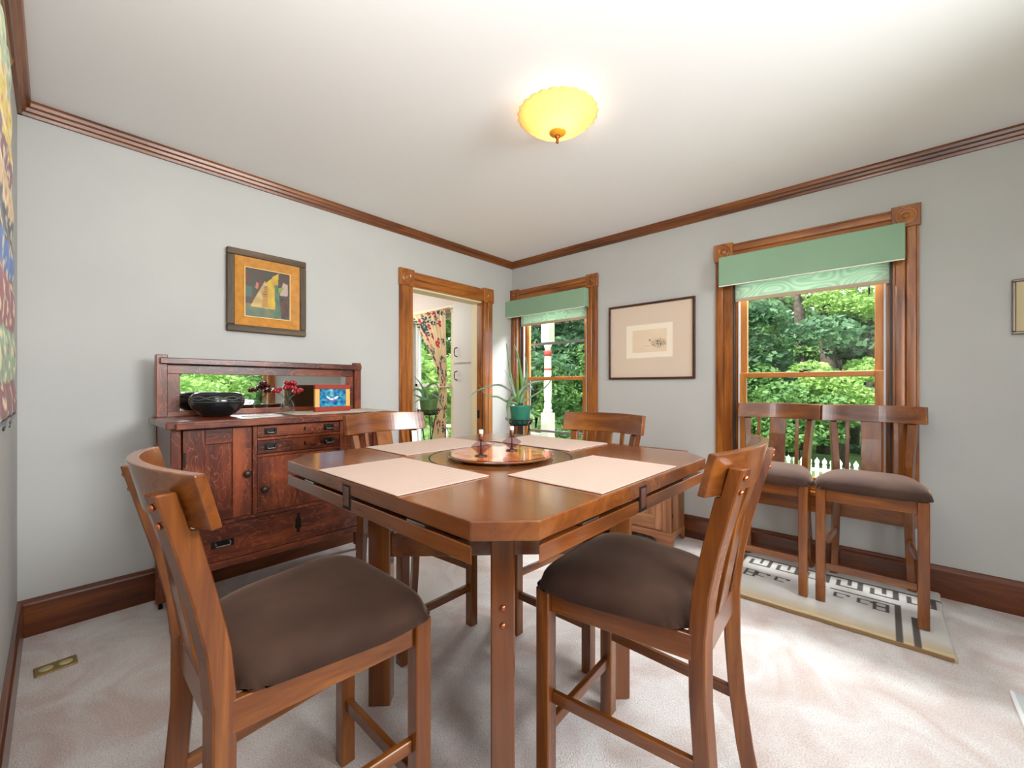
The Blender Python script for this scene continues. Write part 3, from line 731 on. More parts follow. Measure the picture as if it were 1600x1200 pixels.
# framed bird print
pf = thing('photo_frame', 'small red and yellow frame with a blue picture of two white-winged birds', 'picture frame', (.385, -2.145, ZS+.0035), R(8))
PR = plain('red_lacquer', (150, 52, 34), .4); PY = plain('yellow_lacquer', (224, 172, 92), .4)
hw, hh = .122, .170
MB().box(-.012, -hw, 0, .010, hw, .030).build('frame_bar', PR, pf, .002)
MB().box(-.012, -hw, hh-.028, .010, hw, hh).build('frame_bar', PR, pf, .002)
MB().box(-.010, -hw+.001, .030, .006, -hw+.030, hh-.028).build('frame_side', PY, pf, .001)
MB().box(-.010, hw-.030, .030, .006, hw-.001, hh-.028).build('frame_side', PY, pf, .001)
def bird(u, v):
    x, y = (u-.5)*2, (v-.5)*1.2
    c = mixc((24, 96, 150), (60, 170, 190), .5+1.1*nz(u*6, v*6, 2)); c = mixc(c, (10, 40, 90), max(0, nz(u*9, v*9, 7))*1.4)
    if abs(u-.45) < .07 and v > .6: c = mixc(c, (190, 230, 230), .5)
    for bx, by in ((-.26, -.16), (.16, -.15)):
        if (x-bx)**2/.014+(y-by)**2/.009 < 1: c = (120, 78, 156)
    for P_ in ([(-.50, .14), (-.34, .08), (-.22, -.10), (-.30, -.08), (-.44, .02)], [(-.30, -.06), (-.08, -.02), (.10, -.06), (.0, -.16), (-.2, -.14)],
               [(.06, -.08), (.20, .08), (.44, .12), (.36, -.02), (.20, -.10)], [(-.30, -.02), (-.26, .10), (-.16, -.06)]):
        if poly_in(x, y, P_): c = (228, 236, 244)
    return c
sheet('picture', printed('photo_print', .3), pf, 90, 56, lambda u, v: (.002, -hw+.03+u*(2*hw-.06), .030+v*(hh-.058)), bird)
MB().box(-.014, -hw+.02, .02, -.003, hw-.02, hh-.01).build('back_board', plain('card', (120, 96, 70), .9), pf)
# lace runner and paper
def lace(u, v):
    return mixc((232, 222, 204), (196, 176, 150), .5+.9*nz(u*40, v*14, 3))
def lpos(u, v):
    y = -2.44+.62*u; x = .20+(.39+.010*math.sin(u*44))*v
    return (x, y, ZS+.0018+.0010*math.sin(u*31)*v)
tag(sheet('lace_runner', printed('lace', .9, weave=300), None, 90, 16, lpos, lace, .0012), 'scalloped cream lace runner under the red framed picture on the sideboard', 'runner')
o = box('paper_sheet', plain('paper', (240, 236, 228), .8), None, .40, -2.66, ZS, .56, -2.50, ZS+.0012, 0); tag(o, 'white sheet lying flat between bowl and vase on the sideboard', 'paper')

# ------------------------------------------------------------------ pictures on the walls
p1 = thing('framed_painting', 'small abstract painting with a yellow cone, ochre mat and dark wood frame above the sideboard', 'painting', (0, -2.402, 1.783))
h = .233; hz = .258
for a0, a1, b0, b1, ax in ((-h, h, -hz, -hz+.042, 'y'), (-h, h, hz-.042, hz, 'y'), (-h, -h+.042, -hz+.042, hz-.042, 'z'), (h-.042, h, -hz+.042, hz-.042, 'z')):
    box('frame_side', wood('grey_frame', (58, 44, 30), (88, 70, 48), (112, 92, 66), ax, .6, 20), p1, .001, a0, b0, .034, a1, b1, .005)
m_ = plain('ochre_liner', (190, 128, 40), .6, noise_amt=.1, nscale=30)
hi, zi = h-.042, hz-.042
ia, iz = .135, .158
vs = [(.026, -hi, -zi), (.026, hi, -zi), (.026, hi, zi), (.026, -hi, zi), (.012, -ia, -iz), (.012, ia, -iz), (.012, ia, iz), (.012, -ia, iz)]
MB().add(vs, [(0, 1, 5, 4), (1, 2, 6, 5), (2, 3, 7, 6), (3, 0, 4, 7)]).build('liner', m_, p1)
for a0, a1, b0, b1 in ((-ia, ia, -iz, -iz+.004), (-ia, ia, iz-.004, iz), (-ia, -ia+.004, -iz+.004, iz-.004), (ia-.004, ia, -iz+.004, iz-.004)):
    MB().box(.010, a0, b0, .016, a1, b1).build('fillet', plain('gilt', (232, 196, 128), .4), p1)
def abstract(u, v):
    n_ = nz(u*7, v*7, 1)
    c = mixc((84, 48, 34), (58, 62, 48), .5+n_)
    if v < .28: c = mixc((70, 96, 84), (110, 112, 72), .5+n_)
    if u < .16 and .4 < v < .62: c = (62, 92, 80)
    if poly_in(u, v, [(.12, .22), (.45, .80), (.74, .97), (.66, .20)]): c = mixc((172, 142, 82), (196, 170, 108), .5+n_)
    if poly_in(u, v, [(.48, .20), (.50, .78), (.74, .97), (.66, .20)]): c = mixc((206, 168, 38), (176, 140, 40), .5+n_)
    if poly_in(u, v, [(.36, .22), (.42, .66), (.5, .66), (.5, .22)]): c = (172, 120, 44)
    if poly_in(u, v, [(.22, .60), (.25, .72), (.30, .70), (.28, .58)]): c = (190, 100, 84)
    if poly_in(u, v, [(.76, .52), (.84, .80), (.95, .76), (.94, .52)]): c = (176, 150, 140)
    if poly_in(u, v, [(.70, .66), (.86, .70), (.76, .54)]): c = (120, 142, 40)
    if poly_in(u, v, [(.66, .24), (.64, .72), (.72, .72), (.80, .02), (.62, .02)]): c = mixc((58, 92, 74), (80, 110, 80), .5+n_)
    if poly_in(u, v, [(.80, .02), (.76, .46), (.97, .46), (.97, .04)]): c = mixc((84, 50, 30), (60, 34, 26), .5+n_)
    if poly_in(u, v, [(.40, .80), (.48, .86), (.62, .92), (.58, .84), (.46, .74)]): c = (58, 54, 40)
    for k in range(7):
        if abs(v-(.46+.035*k)) < .006 and .36 < u < .48: c = (96, 66, 36)
    return c
sheet('canvas', printed('paint_print', .5), p1, 84, 96, lambda u, v: (.0115, -ia+2*ia*u, -iz+2*iz*v), abstract)

p2 = thing('framed_etching', 'framed etching with wide tan mat between the two windows', 'picture', (1.553, 0, 1.563))
h = .371; hz = .322
FR = wood('dark_frame', (48, 22, 12), (70, 34, 18), (88, 46, 26), 'x', .35, 20)
for a0, a1, b0, b1 in ((-h, h, -hz, -hz+.018), (-h, h, hz-.018, hz), (-h, -h+.018, -hz+.018, hz-.018), (h-.018, h, -hz+.018, hz-.018)):
    box('frame_side', FR, p2, a0, -.022, b0, a1, -.001, b1, .002)
MB().box(-h+.018, -.009, -hz+.018, h-.018, -.003, hz-.018).build('mat_board', plain('tan_mat', (226, 204, 182), .8), p2)
MB().box(-.205, -.0098, -.140, .195, -.0088, .140).build('paper', plain('cream_paper', (250, 236, 214), .8), p2)
def etch(u, v):
    c = mixc((242, 222, 190), (234, 208, 176), .5+nz(u*2, v*2, 5))
    d = math.hypot((u-.78)/.26, (v-.38)/.22)
    if u > .45 and d < 1:
        s = nz(u*26, v*22, 9)+nz(u*60, v*40, 2)*.6
        if s > -.1+.5*d*0: c = mixc(c, (70, 58, 44), (1-d)*1.6*(.4+s))
    if math.hypot((u-.52)*1.5, v-.52) < .035: c = (84, 68, 50)
    if abs(v-.24-.1*u) < .006 and u > .35: c = mixc(c, (150, 124, 96), .6)
    return c
sheet('print', printed('paint_print', .5), p2, 96, 60, lambda u, v: (-.148+.296*u, -.0100, -.095+.190*v), etch)
MB().box(-h+.018, -.0150, -hz+.018, h-.018, -.0135, hz-.018).build('glass', GLASS, p2)

p3 = thing('small_picture', 'silver and dark framed picture with plain beige face, cut off at the wall edge', 'picture', (3.700, 0, 1.592))
h = .195; hz = .142
for a0, a1, b0, b1 in ((-h, h, -hz, -hz+.014), (-h, h, hz-.014, hz), (-h, -h+.014, -hz+.014, hz-.014), (h-.014, h, -hz+.014, hz-.014)):
    box('frame_side', plain('pewter', (120, 108, 98), .35, .7), p3, a0, -.020, b0, a1, -.001, b1, .004)
MB().box(-h+.014, -.010, -hz+.014, h-.014, -.004, hz-.014).build('print', plain('beige_print', (208, 190, 150), .8), p3)

# ------------------------------------------------------------------ ceiling lamp
lp = thing('ceiling_lamp', 'fluted amber glass ceiling lamp, lit, with a brass finial', 'lamp', (1.846, -1.722, 0))
AMB, nt, b = newmat('amber_glass'); N = nt.nodes; L = nt.links
b.inputs['Base Color'].default_value = col4((255, 230, 182)); b.inputs['Roughness'].default_value = .25
tr = N.new('ShaderNodeBsdfTranslucent'); tr.inputs[0].default_value = col4((255, 226, 174))
ms = N.new('ShaderNodeMixShader'); ms.inputs[0].default_value = .8; L.new(b.outputs[0], ms.inputs[1]); L.new(tr.outputs[0], ms.inputs[2])
L.new(ms.outputs[0], N['Material Output'].inputs[0])
prof = [(.030, 2.400), (.060, 2.406), (.095, 2.420), (.130, 2.440), (.155, 2.460), (.172, 2.482), (.183, 2.486)]
def flute(t, j): return 1+.055*abs(math.cos(12*t))*(j/6)**.6+.006*math.cos(72*t)
m_ = MB().lathe(prof, n=240, mod=flute); m_.f = [f for f in m_.f if len(f) == 4]
o = m_.build('glass_bowl', AMB, lp, smooth=True)
s = o.modifiers.new('Solid', 'SOLIDIFY'); s.thickness = .003
MB().lathe([(.0001, 2.384), (.014, 2.385), (.036, 2.394), (.042, 2.402), (.036, 2.408), (.0001, 2.405)], n=32).build('cap', plain('amber_cap', (226, 150, 30), .3), lp, smooth=True)
MB().lathe([(.0001, 2.346), (.005, 2.349), (.008, 2.358), (.006, 2.367), (.011, 2.376), (.013, 2.386), (.006, 2.392)], n=20).build('finial', plain('dark_brass', (140, 76, 26), .3, .8), lp, smooth=True)
MB().lathe([(.006, 2.39), (.006, 2.50)], n=10).lathe([(.05, 2.50), (.05, 2.5195)], n=24).build('mount', BRASS, lp, smooth=True)
for i in range(2):
    bx, by = .07*math.cos(i*PI+.5), .07*math.sin(i*PI+.5)
    e_ = plain('bulb_glow', (255, 240, 210), .5); e_.node_tree.nodes['Principled BSDF'].inputs['Emission Color'].default_value = (1, .8, .5, 1); e_.node_tree.nodes['Principled BSDF'].inputs['Emission Strength'].default_value = 3.5
    MB().lathe([(.0001, -.018), (.012, -.013), (.018, 0), (.012, .013), (.0001, .018)], (bx, by, 2.457), 14).build('bulb', e_, lp, smooth=True)
lamp('lamp_light', 'POINT', (1.846, -1.722, 2.462), 1.7, (1, .95, .86), shadow_soft_size=.05)

# ------------------------------------------------------------------ low pine cabinet
pc = thing('pine_cabinet', 'small worn pine cabinet with panelled door and bracket feet below the etching', 'cabinet', (1.555, -.17, 0))
hx, hy = .300, .140
box('side', PINE('z'), pc, hx-.02, -hy, .06, hx, hy-.02, .66, .003); box('side', PINE('z'), pc, -hx, -hy, .06, -hx+.02, hy-.02, .66, .003)
box('back', PINE('x'), pc, -hx+.02, hy-.03, .08, hx-.02, hy-.02, .66)
box('bottom', PINE('x'), pc, -hx+.02, -hy+.02, .085, hx-.02, hy-.03, .10)
box('stile', PINE('z'), pc, hx-.07, -hy-.002, .10, hx, -hy+.018, .66, .003); box('stile', PINE('z'), pc, -hx, -hy-.002, .10, -hx+.07, -hy+.018, .66, .003)
box('rail', PINE('x'), pc, -hx+.07, -hy, .60, hx-.07, -hy+.018, .66)
d_ = MB().box(-hx+.072, -hy+.002, .104, -hx+.13, -hy+.018, .598).box(hx-.13, -hy+.002, .104, hx-.072, -hy+.018, .598).build('door', PINE('z'), pc, .002)
box('door_rail', PINE('x'), d_, -hx+.13, -hy+.002, .104, hx-.13, -hy+.018, .21); box('door_rail', PINE('x'), d_, -hx+.13, -hy+.002, .53, hx-.13, -hy+.018, .598)
MB().box(-hx+.13, -hy+.008, .21, hx-.13, -hy+.014, .53).build('door_panel', PINE('z'), d_)
MB().lathe([(.006, 0), (.006, -.012), (.013, -.016), (.010, -.024), (.0001, -.026)], (-hx+.10, -hy+.002, .40), 16, 'y').build('knob', IRON, d_, smooth=True)
base = [(-hx-.006, 0), (-hx+.09, 0), (-hx+.12, .035), (-hx+.15, .05), (hx-.15, .05), (hx-.12, .035), (hx-.09, 0), (hx+.006, 0), (hx+.006, .10), (-hx-.006, .10)]
MB().prism(base, -hy-.010, -hy+.008, 'y').build('bracket_base', PINE('x'), pc, .002)
for x in (-hx-.004, hx-.016):
    MB().prism([(-hy+.008, 0), (-hy+.03, 0), (-hy+.06, .055), (hy-.07, .055), (hy-.05, 0), (hy-.02, 0), (hy-.02, .10), (-hy+.008, .10)], x, x+.020, 'x').build('bracket_side', PINE('y'), pc, .002)
box('top', PINE('x'), pc, -hx-.025, -hy-.025, .66, hx+.025, hy-.01, .682, .006)
box('hinge', IRON, pc, hx, -hy+.015, .21, hx+.002, -hy+.022, .235, 0)

# ------------------------------------------------------------------ rug folded double
rg = thing('folded_rug', 'cream rug with dark meander pattern, folded double under the window chairs', 'rug', (0, 0, 0))
RX0, RX1, RY0, RY1 = 2.30, 3.245, -.775, -.030
def keyrug(u, v):
    x = RX0+(RX1-RX0)*u; y = RY0+(RY1-RY0)*v
    c = mixc((222, 220, 214), (208, 204, 196), .5+nz(x*8, y*8, 1))
    if v < .16: c = mixc((196, 176, 140), c, v/.16)
    D = (92, 84, 80)
    hit = False
    # two stripes at the right end, the inner one turning along the back
    if 3.050 < x < 3.078 and y < -.36: hit = True
    if 3.112 < x < 3.140 and y < -.47: hit = True
    if -.372 < y < -.358 and 2.78 < x < 3.078: hit = True
    def outline(x0, y0, x1, y1, t=.018):
        return x0 < x < x1 and y0 < y < y1 and not (x0+t < x < x1-t and y0+t*.7 < y < y1-t*.7)
    # back band of meanders
    if -.30 < y < -.16:
        k = ((x-RX0) % .15)/.15; j = (y+.30)/.14
        if (k < .14) or (j > .86) or (.35 < k < .5 and j < .7) or (j < .12 and k > .35) or (.7 < k < .82 and .3 < j): hit = True
    for ox in (2.42, 2.52, 2.80, 2.90):
        if outline(ox, -.47, ox+.075, -.40): hit = not (x > ox+.05 and y < -.43)
    for ox in (2.36, 2.965):
        if outline(ox, -.50, ox+.07, -.39) or (ox < x < ox+.07 and -.452 < y < -.438): hit = True
    return D if hit else c
def rpos(u, v):
    x = RX0+(RX1-RX0)*u; y = RY0+(RY1-RY0)*v
    bow = -.010*math.sin(PI*v)*max(0, (u-.9)/.1)
    e = min(u, 1-u)*(RX1-RX0); f = v*(RY1-RY0)
    z = .027
    if f < .02: z -= .010*(1-f/.02)**2
    if e < .012: z -= .006*(1-e/.012)**2
    return (x+bow, y, z)
sheet('upper_layer', printed('rug_print', 1, weave=240), rg, 189, 149, rpos, keyrug, .011)
def rpos2(u, v):
    p = rpos(u, v); return (p[0]+.004*(u-.5), p[1]+.002, .0135-(.006*(1-v/.03)**2 if v < .03 else 0))
sheet('lower_layer', printed('rug_print', 1, weave=240), rg, 40, 40, rpos2, lambda u, v: (198, 178, 144), .0115)
for zz in (.007, .0135, .019):
    MB().tube([(RX0+.01+(RX1-RX0-.02)*i/30, RY0-.001+.0015*math.sin(i), zz) for i in range(31)], .0028, 6).build('fold_cord', plain('rug_cord', (150, 118, 78), .9), rg, smooth=True)

# ------------------------------------------------------------------ floor items
fo = thing('floor_outlet', 'brass floor outlet plate with two round covers set in the carpet', 'outlet', (.420, -3.336, .0005), R(3))
box('plate', plain('aged_brass', (150, 128, 72), .4, .6), fo, -.042, -.062, 0, .042, .062, .005, .002)
for s in (-1, 1):
    MB().lathe([(.021, .003), (.021, .0062), (.018, .0078), (.0001, .008)], (0, s*.028, 0), 24).build('cover', plain('pale_brass', (206, 194, 146), .4, .3), fo, smooth=True)
fm = thing('floor_mat', 'pale blue-grey low mat with white edge strip, at the frame edge', 'mat', (3.37, -.87, 0))
MB().box(.012, -1.5, 0, .75, 0, .004).build('mat_body', plain('mat_pale', (206, 214, 214), .4), fm)
MB().box(0, -1.5, 0, .014, 0, .008).build('edge_strip', plain('edge_white', (240, 240, 240), .5), fm, .002)

# ------------------------------------------------------------------ patchwork hanging on the front wall
pw = thing('patchwork_curtain', 'patchwork curtain of floral scraps hanging on a brass rod by the room edge', 'curtain', (0, 0, 0))
patches = [(1.09, (40, 62, 84)), (1.19, (104, 38, 34)), (1.33, (116, 148, 110)), (1.48, (122, 44, 44)), (1.56, (36, 90, 160)), (1.66, (14, 22, 22)), (1.75, (190, 156, 96)), (1.83, (92, 14, 32)), (2.02, (206, 178, 30)), (2.3, (150, 178, 130))]
def pwcol(u, v):
    z = 1.05+1.13*v
    c = (200, 170, 60)
    for zt, cc in patches:
        if z < zt+.008*math.sin(u*21): c = cc; break
    n_ = nz(u*44, v*34, 4)
    if n_ > .24: c = mixc(c, (224, 204, 158), .85)
    elif n_ < -.34: c = mixc(c, (150, 40, 50), .6)
    return c
def pwpos(u, v):
    x = 1.03+.9*u; z = 1.055+1.12*v
    y = YF+.030-.012*v+.004*math.sin(u*30)+.004*abs(math.sin(v*25))
    if v < .04: z += .02*abs(math.sin(u*17)); y -= .008*(1-v/.04)
    return (x, y, z)
sheet('cloth', printed('patch_cloth', .8, sheen=.2), pw, 110, 120, pwpos, pwcol, .003)
MB().tube([(.99, YF+.020, 2.185), (1.96, YF+.020, 2.185)], .008, 12).build('rod', BRASS, pw, smooth=True)
MB().lathe([(.004, -.02), (.012, -.012), (.015, 0), (.012, .012), (.006, .018), (.009, .022), (.009, .03)], (1.01, YF+.016, 2.185), 18, 'x').build('finial', plain('gold', (196, 150, 64), .25, 1), pw, smooth=True)
MB().box(1.05, YF+.0005, 2.17, 1.07, YF+.014, 2.20).build('bracket', IRON, pw)

# ------------------------------------------------------------------ plants
RIGHT = Vector((math.cos(YAW), math.sin(YAW), 0)); FWD = Vector((-math.sin(YAW), math.cos(YAW), 0))
def at(px, py, Z, d=0):
    return CAM+FWD*(Z+d)+RIGHT*((px-800)/645*(Z+d))+Vector((0, 0, -(py-604)/645*(Z+d)))
ALOE = plain('aloe_leaf', (104, 142, 92), .4, noise_amt=.18, nscale=14, spec=.5)
ALOE2 = plain('aloe_leaf_bright', (96, 150, 60), .4, noise_amt=.15, nscale=14)
ALOE3 = plain('aloe_leaf_grey', (150, 168, 150), .45, noise_amt=.15, nscale=14)
def smooth_path(pts, k=5):
    out = []; P = [pts[0]]+pts+[pts[-1]]
    for i in range(1, len(P)-2):
        for j in range(k):
            t = j/k; a, b_, c_, d_ = P[i-1], P[i], P[i+1], P[i+2]
            out.append(.5*((2*b_)+(c_-a)*t+(2*a-5*b_+4*c_-d_)*t*t+(3*b_-a-3*c_+d_)*t**3))
    out.append(P[-2]); return out
def leaves(parent, specs, Z, origin, conv):
    for i, (pts, wd, m, dd) in enumerate(specs):
        P = [conv(p, Z, dd*(k/(len(pts)-1))) - Vector(origin) for k, p in enumerate(pts)]
        P = smooth_path(P); n = len(P)
        rad = [max(.0012, wd*(1-(k/(n-1))**1.5)*(.75+.25*min(1, k/3))) for k in range(n)]
        MB().tube(P, rad, 8, .35, up=tuple(FWD)).build('leaf', m, parent, smooth=True)
def stand(name, label, x, y, ztop, rad, twist):
    s = thing(name, label, 'plant stand', (x, y, 0), 0, 'wrought iron plant stands')
    # basket of crossed wires
    mb = MB()
    for zz, rr in ((ztop-.012, rad*.66), (ztop+.035, rad*.86)):
        mb.tube([(rr*math.cos(2*PI*i/32), rr*math.sin(2*PI*i/32), zz) for i in range(33)], .0035, 6)
    mb.build('hoop', IRON, s, smooth=True)
    mb = MB()
    for k in range(14):
        for sg in (-1, 1):
            a = 2*PI*k/14; b_ = a+sg*.42
            mb.tube([(rad*.66*math.cos(a), rad*.66*math.sin(a), ztop-.012), (rad*.80*math.cos((a+b_)/2), rad*.80*math.sin((a+b_)/2), ztop+.012), (rad*.86*math.cos(b_), rad*.86*math.sin(b_), ztop+.035)], .0028, 5)
    for k in range(9):
        a = 2*PI*k/9; u = Vector((math.cos(a), math.sin(a), 0))
        mb.tube([u*(rad*.86)+Vector((0, 0, ztop+.035)), u*(rad*1.02)+Vector((0, 0, ztop+.032)), u*(rad*1.06)+Vector((0, 0, ztop+.044)), u*(rad*.98)+Vector((0, 0, ztop+.048))], .0025, 5)
    o = mb.build('lattice', IRON, s, smooth=True)
    MB().lathe([(.0001, ztop-.014), (rad*.68, ztop-.014), (rad*.68, ztop-.010), (.0001, ztop-.010)], n=28).build('tray', IRON, s)
    for k in range(3):
        a = 2*PI*k/3+.4; u = Vector((math.cos(a), math.sin(a), 0)); t = Vector((-math.sin(a), math.cos(a), 0))
        pts = [u*(rad*.6)+Vector((0, 0, ztop-.014)), u*(rad*.35)+t*.02*twist+Vector((0, 0, ztop*.72)), u*.02+Vector((0, 0, ztop*.5)), u*.05-t*.02*twist+Vector((0, 0, ztop*.28)), u*(rad*.9)+Vector((0, 0, .06)), u*(rad*1.15)+Vector((0, 0, .006))]
        MB().tube(smooth_path(pts), .0055, 8).build('leg', IRON, s, smooth=True)
        pts = [u*(rad*.5)+t*.03+Vector((0, 0, ztop*.60)), u*(rad*1.0)+Vector((0, 0, ztop*.66)), u*(rad*.9)+Vector((0, 0, ztop*.56)), u*(rad*.62)+Vector((0, 0, ztop*.60))]
        MB().tube(smooth_path(pts), .003, 6).build('scroll', IRON, s, smooth=True)
    return s
def pot(parent, r, h, m, band=True):
    MB().lathe([(.0001, 0), (r*.66, 0), (r*.72, .004), (r*.90, h*.45), (r*.985, h*.93), (r, h), (r*.92, h), (r*.90, h*.9), (.0001, h*.88)], n=40).build('pot', m, parent, smooth=True)
    MB().lathe([(.0001, h*.885), (r*.88, h*.885)], n=24).build('soil', plain('soil', (70, 52, 40), .95, bump=.6, nscale=60), parent)
# aloe by the small window
Z2 = 3.5
q = at(813, 632, Z2); bx, by = q.x, q.y
stand('plant_stand', 'dark wrought iron plant stand under the teal potted aloe near the small window', bx, by, .868, .125, 1)
al = thing('potted_aloe', 'sprawling aloe in a teal glazed pot in front of the small window', 'plant', (bx, by, .862))
pot(al, .092, .160, plain('teal_glaze', (52, 128, 104), .12, noise_amt=.12, nscale=9))
def conv2(p, Z, d): return at(730+p[0]/8, 540+p[1]/8, Z, d)
sp = [([(645, 715), (610, 640), (560, 470), (530, 280), (495, 0), (487, -10)], .017, ALOE, .02),
      ([(655, 715), (690, 560), (675, 380), (645, 180), (600, 20), (585, -20)], .017, ALOE2, -.03),
      ([(665, 715), (700, 560), (740, 400), (748, 240), (705, 70)], .017, ALOE, .04),
      ([(640, 715), (590, 600), (550, 480), (520, 390), (458, 308)], .012, ALOE3, -.05),
      ([(650, 715), (600, 620), (500, 535), (370, 490), (170, 545), (60, 610), (35, 665)], .013, ALOE3, .10),
      ([(640, 725), (560, 715), (480, 690), (380, 640), (270, 632), (190, 570), (152, 490)], .012, ALOE, -.10),
      ([(660, 725), (740, 680), (820, 630), (930, 560), (1020, 470), (1060, 400), (1078, 335)], .011, ALOE, .12),
      ([(655, 720), (640, 620), (720, 510), (830, 455), (940, 445), (1040, 450)], .014, ALOE3, -.06),
      ([(665, 720), (690, 620), (740, 560), (800, 540), (850, 565)], .013, ALOE3, -.10),
      ([(640, 720), (590, 650), (535, 680), (505, 760), (510, 860), (520, 960), (495, 1050)], .016, ALOE, -.16),
      ([(655, 720), (635, 600), (630, 430), (645, 260)], .016, ALOE2, -.05),
      ([(660, 720), (700, 640), (735, 560), (760, 500)], .016, ALOE2, .07)]
leaves(al, sp, Z2, al.location, conv2)
# plant in the side room
Z1 = 4.35
q = at(670, 625, Z1); bx, by = q.x, q.y
stand('plant_stand', 'dark wrought iron plant stand seen through the doorway under the green pot', bx, by, .900, .140, -1)
a1 = thing('potted_plant', 'strappy green plant in an olive green pot seen through the doorway', 'plant', (bx, by, .894))
pot(a1, .098, .150, plain('olive_glaze', (86, 118, 66), .15, noise_amt=.12, nscale=9))
def conv1(p, Z, d): return at(620+p[0]/8.575, 560+p[1]/8.575, Z, d)
sp = [([(430, 560), (380, 480), (340, 380), (280, 290), (212, 232)], .015, ALOE, .03),
      ([(430, 560), (400, 490), (400, 410), (450, 350), (520, 340), (560, 410), (565, 520)], .019, ALOE, -.05),
      ([(420, 560), (360, 480), (300, 420), (240, 412), (210, 460), (215, 510)], .017, ALOE, .06),
      ([(430, 560), (350, 540), (270, 500), (210, 480)], .019, ALOE, -.08),
      ([(440, 560), (460, 500), (500, 450), (545, 440)], .020, ALOE, .04),
      ([(430, 560), (480, 500), (540, 520), (590, 600), (640, 700), (715, 780)], .014, ALOE, -.12),
      ([(420, 560), (340, 545), (270, 570), (215, 620)], .012, ALOE, -.1)]
leaves(a1, sp, Z1, a1.location, conv1)

# floral curtain tied back in the side room
fc = thing('floral_curtain', 'cream curtain with tropical leaves and pink flowers, tied back beyond the doorway', 'curtain', (0, 0, 0))
rnd = random.Random(11)
motifs = [(rnd.random(), rnd.random(), rnd.random()*6.28, rnd.choice('LLF')) for _ in range(95)]
def fcol(u, v):
    c = mixc((238, 220, 186), (228, 206, 168), .5+nz(u*5, v*9, 3)); X = u*.75; Y = v*1.95
    for a, b_, t, k in motifs:
        dx, dy = X-a*.75, Y-b_*1.95
        if abs(dx) > .11 or abs(dy) > .11: continue
        p = dx*math.cos(t)+dy*math.sin(t); q_ = -dx*math.sin(t)+dy*math.cos(t)
        if k == 'L':
            if abs(p) < .095 and abs(q_) < .042*(1-abs(p)/.095) and math.sin(p*160+abs(q_)*90) > -.45: c = (66, 88, 92)
        elif math.hypot(dx, dy) < .040*(.65+.35*abs(math.sin(2.5*math.atan2(dy, dx)))): c = (192, 62, 82) if math.hypot(dx, dy) > .012 else (232, 150, 130)
    return c
def fpos(u, v):
    z = .12+2.03*v
    # right edge fixed, left edge gathers to the tie at z=1.17
    xr = -1.015
    zt = 1.17
    if z > zt: k = ((z-zt)/(2.15-zt)); left = -1.155-.66*k**1.5*(1-.0*k); right = xr-.02
    else: k = (zt-z)/(zt-.12); left = -1.155-.13*min(1, k*2.2)**.8; right = xr-.03*math.sin(PI*min(1, k))
    if abs(z-zt) < .06: right -= .035*(1-abs(z-zt)/.06)
    x = right+(left-right)*(1-u)
    wd = right-left
    return (x, -.070-.016*math.sin(u*52+1.2*math.sin(v*3))*(.5+.5*min(1, wd/.3)), z)
sheet('cloth', printed('curtain_cloth', .9, sheen=.1), fc, 150, 260, fpos, fcol, .002)
pts = [(-1.20, -.10, 1.165), (-1.12, -.115, 1.175), (-1.05, -.105, 1.175), (-.985, -.04, 1.18)]
MB().tube(smooth_path([Vector(p) for p in pts]), .012, 8, .6).build('tieback', plain('tieback', (226, 196, 152), .8), fc, smooth=True)
MB().tube([(-1.95, -.062, 2.155), (-.99, -.062, 2.155)], .009, 10).build('rod', plain('cream_rod', (232, 222, 190), .5), fc, smooth=True)

# ------------------------------------------------------------------ outside
LAWN = plain('lawn', (92, 124, 52), .95, noise_amt=.22, nscale=3)
GZ = -1.25
struct(MB().box(-60, -60, GZ-.1, 60, 60, GZ).build('ground', LAWN))
def leafmat(name, c1, c2):
    m, nt, b = newmat(name); N = nt.nodes; L = nt.links
    tc = N.new('ShaderNodeTexCoord'); n = N.new('ShaderNodeTexNoise'); n.inputs['Scale'].default_value = .9; n.inputs['Detail'].default_value = 6; n.inputs['Roughness'].default_value = .75
    L.new(tc.outputs['Object'], n.inputs[0]); r = N.new('ShaderNodeValToRGB'); r.color_ramp.elements[0].position = .35; r.color_ramp.elements[1].position = .66
    r.color_ramp.elements[0].color = col4(c1); r.color_ramp.elements[1].color = col4(c2); L.new(n.outputs['Fac'], r.inputs[0]); L.new(r.outputs[0], b.inputs['Base Color'])
    b.inputs['Roughness'].default_value = .7
    t = N.new('ShaderNodeBsdfTranslucent'); L.new(r.outputs[0], t.inputs[0]); ms = N.new('ShaderNodeMixShader'); ms.inputs[0].default_value = .35
    L.new(b.outputs[0], ms.inputs[1]); L.new(t.outputs[0], ms.inputs[2]); L.new(ms.outputs[0], N['Material Output'].inputs[0])
    return m
LEAF = [leafmat('leaf_dark', (62, 100, 70), (128, 168, 122)), leafmat('leaf_mid', (84, 130, 72), (152, 190, 116)), leafmat('leaf_light', (128, 170, 76), (200, 228, 146))]
BARK = plain('bark', (96, 86, 76), .9, noise_amt=.25, nscale=9, bump=.5)
